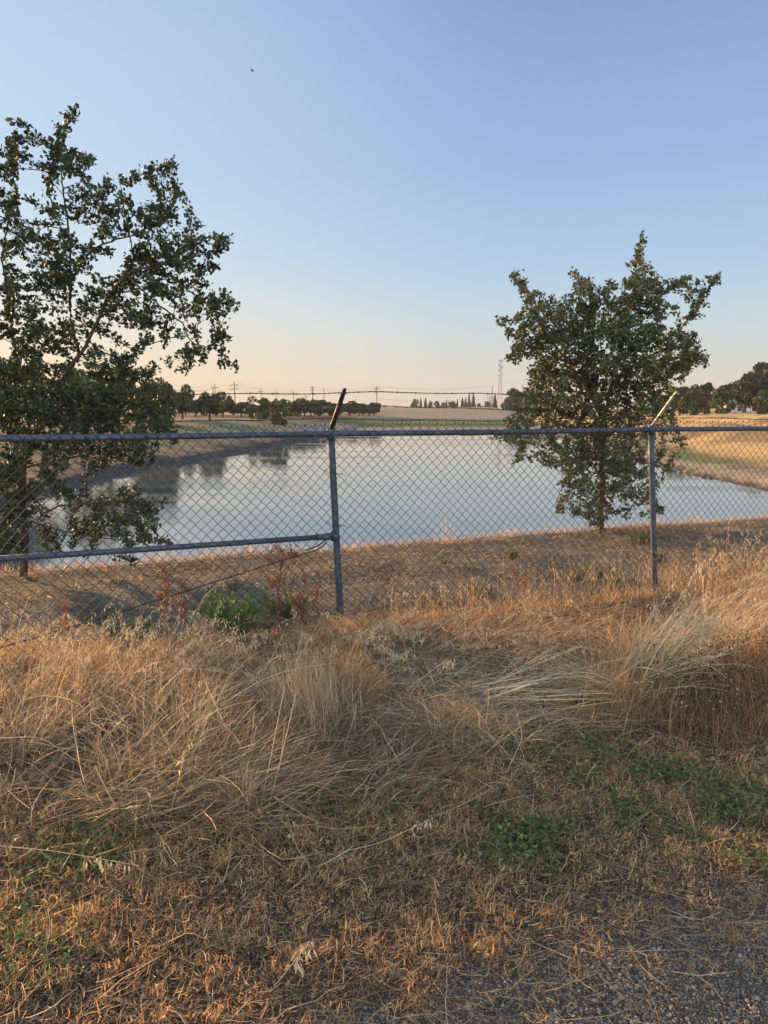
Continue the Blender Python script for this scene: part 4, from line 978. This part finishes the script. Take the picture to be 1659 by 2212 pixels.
straw([(1235, 2070, .01), (1120, 2020, .02), (1010, 1950, .02)], .005)
straw([(1500, 1990, .01), (1400, 1950, .02), (1290, 1905, .02)], .004)
straw([(1240, 1320, .02), (1180, 1395, .03), (1100, 1500, .02)], .003)
tag(tall.build('tall_dry_grass', M_grass), 'tall dry grass arching over to the right in the left foreground', 'grass', kind='stuff')

# 2b tussocks one can tell apart
def at_pts(x, y, n, r):
    g = G(x, y); return g+rng.normal(size=(n, 2))*r
def tussock(name, x, y, label, parts_, cat='grass tussock'):
    mb = MB(); g = G(x, y)
    for fn in parts_: fn(mb)
    o = mb.build(name, M_grass, origin=(g[0], g[1], float(hq(np.array([g[0]]), np.array([g[1]]))[0])))
    return tag(o, label, cat)
tussock('grass_tussock', 1347, 1530, 'big golden tussock on the right with thick bent stems fanning out both ways', [
    lambda m: blades(m, at_pts(1347, 1530, 150, .06), (.50, 1.0), (.004, .0078), 6, 24, 44, 13, 34, 14, np.concatenate([PALE, PALE, STRAW[:1]]), M=10, wig=.06, tube=True, lift=(0, .05), kink=.5),
    lambda m: oats(m, blades(m, at_pts(1350, 1520, 60, .07), (.7, 1.1), (.002, .0035), 12, 18, 42, 10, 34, 10, PALE, M=10, wig=.05, tube=True), 12, .3, .024),
    lambda m: blades(m, at_pts(1335, 1535, 60, .05), (.45, .85), (.0035, .0065), 186, 16, 68, 9, 18, 8, PALE, M=9, wig=.06, tube=True, lift=(.02, .1)),
    lambda m: blades(m, at_pts(1345, 1530, 2400, .10), (.08, .36), (.0014, .0030), 20, 90, 25, 18, 30, 25, np.concatenate([ORANGE, STRAW]), M=7),
    lambda m: blades(m, at_pts(1340, 1560, 900, .12), (.06, .22), (.0014, .0034), 20, 90, 50, 25, 30, 25, np.concatenate([BROWN, ORANGE]), M=6)])
tussock('grass_tussock', 700, 1600, 'upright grey and tan tussock left of centre, below the middle fence post', [
    lambda m: blades(m, at_pts(690, 1610, 900, .10), (.20, .42), (.0014, .0030), 150, 70, 10, 9, 22, 20, np.concatenate([GREY, PALE*.9]), M=7),
    lambda m: blades(m, at_pts(730, 1560, 1100, .08), (.15, .36), (.0014, .0030), -20, 50, 18, 12, 45, 25, np.concatenate([ORANGE, BROWN]), M=7)])
tussock('grass_tussock', 745, 1425, 'low orange mound of drooping oat grass just below the middle fence post', [
    lambda m: blades(m, at_pts(745, 1425, 2000, .14), (.14, .34), (.0014, .0030), 0, 180, 25, 18, 95, 25, np.concatenate([ORANGE, ORANGE, BROWN]), M=8),
    lambda m: oats(m, blades(m, at_pts(770, 1440, 60, .15), (.22, .42), (.0016, .0024), -50, 50, 30, 12, 85, 20, PALE, M=9), 11, .5)])
tussock('grass_tussock', 525, 1770, 'small ragged tuft with a pale broken stem in the left foreground', [
    lambda m: blades(m, at_pts(525, 1770, 420, .035), (.05, .18), (.0016, .0036), 60, 90, 22, 18, 20, 20, np.concatenate([PALE, ORANGE, GREY]), M=6),
    lambda m: blades(m, at_pts(530, 1765, 8, .01), (.12, .17), (.010, .016), 60, 60, 8, 5, 5, 5, PALE, M=4, tube=True)])
tussock('grass_tussock', 1000, 1620, 'rounded hump of bent straw at the centre of the foreground', [
    lambda m: blades(m, at_pts(1010, 1640, 600, .13), (.15, .38), (.0018, .0040), 160, 50, 38, 20, 75, 25, np.concatenate([STRAW, GREY]), M=8, wig=.25),
    lambda m: blades(m, at_pts(1020, 1640, 450, .12), (.15, .36), (.0018, .0040), 10, 50, 38, 20, 80, 25, np.concatenate([STRAW, GREY]), M=8, wig=.25)])

# 2c the golden grass field on the right and the brown brush below it
rt = MB()
p = scatter([(1290, 1450), (1400, 1370), (1560, 1300), (1800, 1260), (2100, 1260), (2100, 1470), (1420, 1500), (1290, 1540)], 13000, .08)
blades(rt, p, (.10, .38), (.0015, .0036), 10, 60, 38, 20, 42, 28, np.concatenate([ORANGE, STRAW, STRAW, BROWN]), M=8, swirl=110, clump=1.7, wig=.22)
p = scatter([(1480, 1390), (1600, 1310), (2100, 1260), (2100, 1430), (1480, 1470)], 1300, .08)
q = blades(rt, p, (.40, .75), (.0022, .0042), 8, 28, 42, 12, 34, 18, np.concatenate([PALE, STRAW]), M=10, swirl=40); oats(rt, q[:200], 12, .3, .023)
p = scatter([(1500, 1240), (1620, 1230), (2000, 1200), (2000, 1270), (1520, 1290)], 520, .08)
q = blades(rt, p, (.22, .50), (.0014, .0026), 30, 60, 22, 14, 50, 25, np.concatenate([PALE, GREY]), M=9); oats(rt, q[:260], 11, .35, .023)
tag(rt.build('golden_grass', M_grass), 'golden wild oat grass leaning right along the right side', 'grass', kind='stuff')
br = MB()
p = scatter([(1370, 1530), (1500, 1490), (2100, 1440), (2100, 1640), (1560, 1640), (1400, 1600)], 9000, .05)
blades(br, p, (.10, .36), (.0012, .0028), 90, 90, 26, 20, 20, 45, np.concatenate([BROWN, np.array([(.42,.20,.09),(.34,.17,.08),(.07,.05,.03)])]), M=8, wig=.55)
p = scatter([(1560, 1500), (2100, 1480), (2100, 1600), (1600, 1620)], 2500, .05)
blades(br, p, (.12, .40), (.0014, .003), 90, 90, 15, 15, 10, 35, np.array([(.48,.25,.12),(.38,.19,.09),(.54,.33,.17)]), M=8, wig=.5)
K = 9000; pk = scatter([(1370, 1530), (1500, 1490), (2100, 1440), (2100, 1640), (1560, 1640), (1400, 1600)], K, .05); K = len(pk)
pos = np.column_stack([pk, hq(pk[:, 0], pk[:, 1])+rng.uniform(.01, .32, K)]); Y = rand_unit(K); X = unit(np.cross(Y, rand_unit(K))); Z = np.cross(X, Y)
cc_ = np.concatenate([BROWN, np.array([(.09,.11,.04),(.07,.09,.035)])])
br.stamps(SPK_V*np.array((1.2, .3, 1)), SPK_F, pos, X, Y, Z, rng.uniform(.006, .014, K), cc_[rng.choice(len(cc_), K)]*rng.uniform(.6, 1.2, (K, 1)))
tag(br.build('brown_brush', M_grass), 'dark tangled brown brush under the golden grass on the right', 'brush', kind='stuff')

# 2d weeds at the fence
RUST = np.array([(.40,.14,.06),(.48,.20,.09),(.34,.11,.05),(.52,.27,.13)])
def weed_origin(t, off):
    q = P0+FU*t+FN*off; return np.array((q[0], q[1], float(hq(np.array([q[0]]), np.array([q[1]]))[0])))
def dock(t, off, h, label, dens=1.0):
    o = weed_origin(t, off); root = thing('dock_weed', o, label, 'weed', 'rusty dock weeds at the fence')
    mb = MB(); stems = []
    for k in range(rng.integers(2, 4)):
        lx, ly = rng.normal(size=2)*.05; s_ = np.linspace(0, 1, 9)[:, None]; hh = h*rng.uniform(.75, 1.0)
        pth_ = np.concatenate([s_*lx+.012*np.sin(s_*7+k)+rng.normal()*.02, s_*ly+.012*np.cos(s_*6+k), s_*hh], 1); stems.append(pth_)
        for q in range(6):
            i = rng.integers(3, 8); d = unit(np.array((*rng.normal(size=2), 1.3))); l_ = hh*rng.uniform(.10, .24)
            stems.append(np.array([pth_[i]+d*l_*f+np.array((0, 0, .02*f*f)) for f in np.linspace(0, 1, 9)]))
    st_ = np.array(stems); mb.tubes(st_, np.linspace(.0022, .0009, 9), 4, np.repeat(RUST[2:3]*.8, len(stems), 0), cap=False); mb.build('stem', M_grass, root)
    K = int(h*2000*dens); i = rng.integers(0, len(stems), K); j = rng.uniform(2.2, 8, K); j0 = np.clip(j.astype(int), 0, 7); f = (j-j0)[:, None]
    keep = (np.sin(j*3.1+i*1.7) > -.35); i, j0, f = i[keep], j0[keep], f[keep]; K = len(i)
    p = st_[i, j0]*(1-f)+st_[i, j0+1]*f+rng.normal(size=(K, 3))*.006
    Y = rand_unit(K); X = unit(np.cross(Y, rand_unit(K))); Z = np.cross(X, Y); mb = MB()
    mb.stamps(SPK_V*np.array((1, .5, 1)), SPK_F, p, X, Y, Z, rng.uniform(.006, .013, K), RUST[rng.choice(4, K)]*rng.uniform(.7, 1.2, (K, 1))); mb.build('seed_head', M_weed, root)
dock(-.33, .20, .62, 'rusty dock weed, left stem of the cluster left of the middle post'); dock(-.24, .26, .74, 'tallest rusty dock weed, crossing the brace rail left of the middle post'); dock(-.12, .18, .50, 'rusty dock weed nearest the middle post'); dock(-.19, .10, .36, 'short rusty dock weed at the foot of the taller ones')
dock(-1.15, .14, .56, 'rusty dock weed under the truss rod on the left'); dock(-1.02, .18, .46, 'small rusty dock weed beside the one under the truss rod'); dock(-1.75, .1, .40, 'low rusty dock weed near the left edge by the rod end')
dock(1.69, .12, .46, 'thin rusty dock weed midway between the two posts', .5)
def green_bush(t, off, h, r, label, yellow):
    o = weed_origin(t, off); root = thing('green_weed', o, label, 'weed')
    mb = MB(); n = 46; a = rng.uniform(0, 6.28, n); l_ = rng.uniform(.5, 1, n); s_ = np.linspace(0, 1, 7)
    st_ = np.stack([np.cos(a)[:, None]*s_*r*l_[:, None]+rng.normal(size=(n, 1))*.03, np.sin(a)[:, None]*s_*r*l_[:, None], (s_*h)[None]*rng.uniform(.6, 1, (n, 1))], -1)
    mb.tubes(st_, np.linspace(.002, .0009, 7), 3, np.repeat(np.array([(.09, .12, .04)]), n, 0), cap=False); mb.build('stem', M_weed, root)
    K = 1500; i = rng.integers(0, n, K); j = rng.uniform(1, 6, K); j0 = np.clip(j.astype(int), 0, 5); f = (j-j0)[:, None]
    p = st_[i, j0]*(1-f)+st_[i, j0+1]*f+rng.normal(size=(K, 3))*.016; p[:, 2] = np.abs(p[:, 2])
    Y = unit(rand_unit(K)+np.array((0, 0, .3))); X = unit(np.cross(Y, rand_unit(K))); Z = np.cross(X, Y)
    g_ = np.array([(.09,.16,.045),(.065,.12,.04),(.12,.19,.05)]); mb = MB()
    mb.stamps(BW_V, BW_F, p, X, Y, Z, rng.uniform(.010, .022, K), g_[rng.choice(3, K)]*rng.uniform(.7, 1.3, (K, 1))); mb.build('foliage', M_weed, root)
    if yellow:
        K = 260; i = rng.integers(0, n, K); p = st_[i, 6]+rng.normal(size=(K, 3))*.014; Y = rand_unit(K); X = unit(np.cross(Y, rand_unit(K))); Z = np.cross(X, Y); mb = MB()
        mb.stamps(BW_V, BW_F, p, X, Y, Z, rng.uniform(.008, .014, K), np.repeat(np.array([(.30, .32, .07)]), K, 0)); mb.build('blossom', M_weed, root)
BW_V = np.array([(0, 0, 0), (.42, -.12, .03), (.30, .30, .06), (0, 1., -.04), (-.30, .30, .06), (-.42, -.12, .03)]); BW_F = [(0, 1, 2, 3), (0, 3, 4, 5)]
green_bush(-.68, .10, .34, .24, 'yellow green mustard weed behind the mesh left of the rusty docks', True)
green_bush(-.62, .62, .20, .34, 'dark green low weed behind the yellow green mustard', False)
green_bush(-.18, .55, .18, .30, 'dark green low weed behind the rusty docks', False)
green_bush(-1.35, .45, .10, .2, 'faint green weed low behind the left dock weeds', False)
GT = np.array([(.055,.085,.035),(.07,.10,.04),(.10,.12,.05),(.045,.07,.035)])
for x, y, n, h, r, lab in [(1385, 1172, 260, .16, .10, 'spiky green tuft just left of the right fence post near the oak'), (1285, 1248, 420, .13, .28, 'wide dark green tuft left of the right post'), (1105, 1212, 120, .16, .05, 'small green tuft standing alone in the mown grass'),
    (1235, 1258, 200, .12, .12, 'green tuft beside the wide dark one'), (960, 1222, 90, .10, .05, 'faint green tuft right of the middle post'), (1040, 1285, 220, .13, .14, 'green tuft low between the posts'), (945, 1318, 160, .10, .12, 'low green tuft near the foot of the fence right of the middle post'),
    (1420, 1215, 160, .12, .10, 'green tuft right behind the right fence post'), (500, 1278, 90, .07, .06, 'small green tuft below the brace rail'), (262, 1262, 120, .06, .10, 'small green tuft on the left beyond the fence'), (1010, 1238, 80, .10, .05, 'thin green tuft beyond the fence in the middle bay')]:
    mb = MB(); g = G(x, y); hz_ = float(height(np.array([g[0]]), np.array([g[1]]))[0])
    blades(mb, g+rng.normal(size=(n, 2))*r*.5, (h*.6, h*1.2), (.003, .006), 60, 90, 22, 14, 30, 25, np.concatenate([GT, GT, STRAW[:1]]), M=6)
    tag(mb.build('green_tuft', M_weed, origin=(g[0], g[1], hz_)), lab, 'grass tuft', 'green tufts beyond the fence')

# 3 strip of short lit grass along the foot of the fence
strip = MB()
tt = rng.uniform(-7, 10, 15000); oo = rng.normal(size=15000)*.10-.05
p = np.stack([P0[0]+FU[0]*tt+FN[0]*oo, P0[1]+FU[1]*tt+FN[1]*oo], 1)
blades(strip, p, (.03, .12), (.0014, .003), 60, 90, 28, 20, 35, 25, np.concatenate([ORANGE, STRAW]), M=5)
tt = rng.uniform(-7, 10, 520); oo = rng.uniform(-.1, .4, 520)
p = np.stack([P0[0]+FU[0]*tt+FN[0]*oo, P0[1]+FU[1]*tt+FN[1]*oo], 1)
blades(strip, p, (.15, .46), (.0016, .003), 60, 90, 12, 10, 20, 25, np.concatenate([STRAW, ORANGE]), M=7)
tt = rng.uniform(.5, 3.4, 420); oo = rng.uniform(-.1, .45, 420)
p = np.stack([P0[0]+FU[0]*tt+FN[0]*oo, P0[1]+FU[1]*tt+FN[1]*oo], 1)
q = blades(strip, p, (.12, .40), (.0016, .0028), 60, 90, 12, 12, 30, 30, STRAW, M=7); oats(strip, q[:50], 7, .3)
tt = rng.uniform(3.1, 9, 4500); oo = rng.uniform(-.6, .5, 4500)
p = np.stack([P0[0]+FU[0]*tt+FN[0]*oo, P0[1]+FU[1]*tt+FN[1]*oo], 1)
blades(strip, p, (.10, .36), (.0014, .0028), 20, 60, 34, 18, 40, 25, np.concatenate([STRAW, GREY, ORANGE]), M=7)
tag(strip.build('fence_line_grass', M_grass), 'short orange dry grass growing along the foot of the fence', 'grass', kind='stuff')

# 4 mown grass on the strip between fence and pond edge
mown = MB()
def vstrip(n, t0, t1, v0, v1):
    t_ = rng.uniform(t0, t1, n); v_ = rng.uniform(v0, v1, n)-5.125
    return np.stack([P0[0]+FU[0]*t_+FN[0]*v_, P0[1]+FU[1]*t_+FN[1]*v_], 1)
p = vstrip(50000, -6.5, 11, 5.2, 9.0)
d = fbm(p[:, 0]*1.3, p[:, 1]*1.3, 61); p = p[rng.random(len(p)) < np.clip(-.5+2.6*d, .05, 1)]
blades(mown, p, (.04, .15), (.002, .0045), 0, 90, 74, 14, 12, 12, np.concatenate([GREY, GREY*.75, GREY*.35, DARK*.8, STRAW[:2]])*np.array((.80, .88, .92)), M=4, lift=(0, .015))
p = vstrip(5000, -6.5, 11, 5.6, 8.7)
blades(mown, p, (.04, .10), (.002, .004), 0, 90, 30, 20, 20, 20, np.concatenate([STRAW, GREY])*.7, M=4)
p = vstrip(4500, -6.5, 12, 8.3, 9.1)
blades(mown, p, (.04, .13), (.002, .004), 0, 90, 15, 14, 25, 20, ORANGE, M=4)
p = vstrip(350, -6.5, 12, 8.2, 8.9); cl = np.repeat(vstrip(14, -6, 11, 8.2, 8.8), 25, 0); cl = cl+rng.normal(size=cl.shape)*.08
blades(mown, cl, (.12, .34), (.002, .003), 0, 90, 18, 14, 30, 25, np.concatenate([ORANGE, STRAW]), M=6)
tag(mown.build('mown_grass', M_grass), 'pale mown dry grass on the strip between fence and pond', 'grass', kind='stuff')

# 5 brown clover litter in the near foreground
lit = MB()
low = [(-200, 1720), (350, 1740), (560, 1760), (800, 1700), (1100, 1620), (1500, 1620), (1900, 1620), (2000, 1850), (1500, 1930), (1250, 1990), (1050, 2060), (700, 2160), (500, 2280), (-200, 2290)]
p = scatter(low, 52000, .06)
blades(lit, p, (.012, .05), (.0016, .0038), 0, 90, 62, 28, 20, 60, np.concatenate([BROWN*1.35, BROWN, ORANGE*1.15, GREY*1.1, STRAW*1.15])*np.array((1.08, 1, .95)), M=4, lift=(.0, .03), wig=.6)
cl = scatter(low, 700, .1); n_ = 60; cc = np.repeat(cl, n_, 0); off_ = rng.normal(size=(len(cc), 2))*np.repeat(rng.uniform(.012, .035, len(cl)), n_)[:, None]
blades(lit, cc+off_, (.012, .042), (.0014, .0034), 0, 90, 42, 30, 30, 60, np.concatenate([ORANGE*1.25, ORANGE*1.1, BROWN*1.2, STRAW*1.2])*np.array((1.06, 1, .95)), M=4, lift=(.005, .045), wig=.6)
K = 42000; pk = scatter(low, K, .08); K = len(pk); dn = fbm(pk[:, 0]*7, pk[:, 1]*7, 71, 3); pk = pk[dn > .42]; K = len(pk)
pos = np.column_stack([pk, hq(pk[:, 0], pk[:, 1])+rng.uniform(.002, .035, K)]); Y = rand_unit(K); X = unit(np.cross(Y, rand_unit(K))); Z = np.cross(X, Y)
cc_ = np.concatenate([BROWN*1.1, ORANGE, BROWN*.5]); lit.stamps(SPK_V*np.array((1.3, .35, 1)), SPK_F, pos, X, Y, Z, rng.uniform(.003, .009, K), cc_[rng.choice(len(cc_), K)]*rng.uniform(.7, 1.25, (K, 1)))
p = scatter(low, 1700, .15)
blades(lit, p, (.07, .24), (.0018, .0036), 0, 90, 78, 8, 14, 30, np.concatenate([STRAW, GREY, BROWN[2:3]]), M=7, lift=(.005, .05), wig=.45, tube=True)
p = scatter(low, 230, .15)
blades(lit, p, (.06, .16), (.003, .005), 0, 90, 50, 25, 20, 20, PALE*.85, M=5, lift=(.0, .03), wig=.2, tube=True)
# little clumps strewn out over the gravel
gr = [(700, 2130), (1100, 2030), (1300, 1960), (1750, 1880), (1750, 2010), (1350, 2110), (1000, 2230), (620, 2280)]
cl = scatter(gr, 80, .08); cc = np.repeat(cl, 45, 0); cc = cc+rng.normal(size=cc.shape)*.022
blades(lit, cc, (.012, .05), (.001, .0024), 0, 90, 50, 28, 30, 60, np.concatenate([ORANGE*.9, BROWN, STRAW]), M=4, lift=(.0, .02), wig=.7)
p = scatter(gr, 260, .1); blades(lit, p, (.06, .22), (.0014, .003), -25, 35, 82, 5, 6, 12, STRAW, M=6, lift=(.003, .02), wig=.15, tube=True)
tag(lit.build('clover_litter', M_grass), 'brown tangled dead clover and stems covering the near ground', 'litter', kind='stuff')

# 6 gravel
grav = MB()
ico = []
t0_ = (1+5**.5)/2
iv = unit(np.array([(-1,t0_,0),(1,t0_,0),(-1,-t0_,0),(1,-t0_,0),(0,-1,t0_),(0,1,t0_),(0,-1,-t0_),(0,1,-t0_),(t0_,0,-1),(t0_,0,1),(-t0_,0,-1),(-t0_,0,1)], float))
iff = [(0,11,5),(0,5,1),(0,1,7),(0,7,10),(0,10,11),(1,5,9),(5,11,4),(11,10,2),(10,7,6),(7,1,8),(3,9,4),(3,4,2),(3,2,6),(3,6,8),(3,8,9),(4,9,5),(2,4,11),(6,2,10),(8,6,7),(9,8,1)]
GCOL = np.array([(.15,.125,.10),(.11,.105,.10),(.20,.15,.11),(.30,.20,.12),(.09,.068,.05),(.14,.09,.06),(.24,.20,.16),(.17,.12,.085),(.08,.08,.078)])
gp = scatter([(300, 2330), (620, 2180), (1000, 2060), (1300, 1960), (1900, 1860), (2200, 2400)], 44000, .10)
gp2 = scatter([(-200, 1900), (900, 1850), (1900, 1650), (2100, 2300), (-200, 2350)], 6000, .1)
gp = np.concatenate([gp, gp2]); N_ = len(gp)
sz = .0014+rng.gamma(1.6, .00095, N_); sz = np.minimum(sz, .012)
Xa = rand_unit(N_); Ya = unit(np.cross(Xa, rand_unit(N_))); Za = np.cross(Xa, Ya)
z_ = hq(gp[:, 0], gp[:, 1])+sz*rng.uniform(-.1, .55, N_)
gc = GCOL[rng.choice(len(GCOL), N_)]*rng.uniform(.7, 1.35, (N_, 1)); wh = rng.random(N_) < .012; gc[wh] = (.55, .50, .45)
tv = iv*(1+.0*iv)
grav.stamps(tv, iff, np.column_stack([gp, z_]), Xa, Ya, Za, np.stack([sz*rng.uniform(.9, 1.5, N_), sz, sz*rng.uniform(.5, .9, N_)], 1), gc)
tag(grav.build('gravel', M_stone, smooth=False), 'mixed grey and tan gravel in the lower right corner', 'gravel', kind='stuff')

# 7 bindweed: trailing stems with small arrow-shaped leaves
BW_V = np.array([(0, 0, 0), (.42, -.12, .03), (.30, .30, .06), (0, 1., -.04), (-.30, .30, .06), (-.42, -.12, .03)]); BW_F = [(0, 1, 2, 3), (0, 3, 4, 5)]
bind = MB()
GRN = np.array([(.095,.135,.036),(.065,.10,.032),(.16,.19,.05),(.09,.115,.04)])
patches = [([(1050, 1610), (1250, 1620), (1450, 1640), (1600, 1700), (1560, 1740), (1350, 1730), (1180, 1680), (1050, 1650)], 1900), ([(1330, 1700), (1720, 1720), (1760, 1830), (1500, 1800), (1300, 1750)], 1100),
 ([(1050, 1800), (1150, 1770), (1270, 1820), (1250, 1900), (1150, 1920), (1060, 1870)], 1100), ([(700, 1730), (850, 1720), (840, 1800), (700, 1790)], 260), ([(100, 1830), (250, 1800), (260, 1860), (120, 1890)], 330), ([(20, 1880), (190, 1860), (180, 1910), (40, 1930)], 260),
 ([(-80, 1990), (120, 1980), (180, 2060), (60, 2110), (-80, 2110)], 520), ([(1120, 1880), (1400, 1740), (1550, 1800), (1300, 1900)], 380), ([(1600, 1840), (1760, 1840), (1760, 1930), (1640, 1920)], 320), ([(560, 1770), (1000, 1720), (1000, 1790), (600, 1850)], 160), ([(680, 1600), (1050, 1620), (1050, 1680), (700, 1660)], 90)]
for poly, n in patches:
    n = int(n*1.7)
    p = scatter(poly, n, .10); st_ = scatter(poly, max(8, n//14), .05)
    blades(bind, st_, (.08, .22), (.0012, .002), 0, 90, 75, 12, 0, 30, GRN*1.3, M=6, lift=(.01, .03), wig=.5, tube=True)
    p = p[fbm(p[:, 0]*6, p[:, 1]*6, 83, 3) > .41]; K = len(p); pos = np.column_stack([p, hq(p[:, 0], p[:, 1])+rng.uniform(.008, .07, K)])
    Y = unit(rng.normal(size=(K, 3))*np.array((1, 1, .6))+np.array((0, 0, .25))); Z = unit(rand_unit(K)+np.array((0, 0, 1.3))); X = unit(np.cross(Y, Z)); Z = np.cross(X, Y)
    c = GRN[rng.choice(4, K)]*rng.uniform(.7, 1.35, (K, 1)); yel = rng.random(K) < .06; c[yel] = (.22, .22, .07)
    bind.stamps(BW_V, BW_F, pos, X, Y, Z, rng.uniform(.009, .023, K), c)
tag(bind.build('bindweed', M_weed), 'low green bindweed creeping through the dead clover', 'bindweed', kind='stuff')

# ---------------------------------------------------------------- evening haze
mb = MB(); mb.box((-900, -80, -6), (900, 1150, 46))
M_haze = bpy.data.materials.new('haze'); M_haze.use_nodes = True; t = M_haze.node_tree
t.nodes.remove(t.nodes['Principled BSDF']); pv = t.nodes.new('ShaderNodeVolumePrincipled')
pv.inputs['Color'].default_value = (.92, .94, .97, 1); pv.inputs['Density'].default_value = .00014; pv.inputs['Anisotropy'].default_value = 0
t.links.new(pv.outputs[0], t.nodes['Material Output'].inputs['Volume'])
tag(mb.build('haze', M_haze), 'thin warm evening haze over the fields', 'haze', kind='stuff')
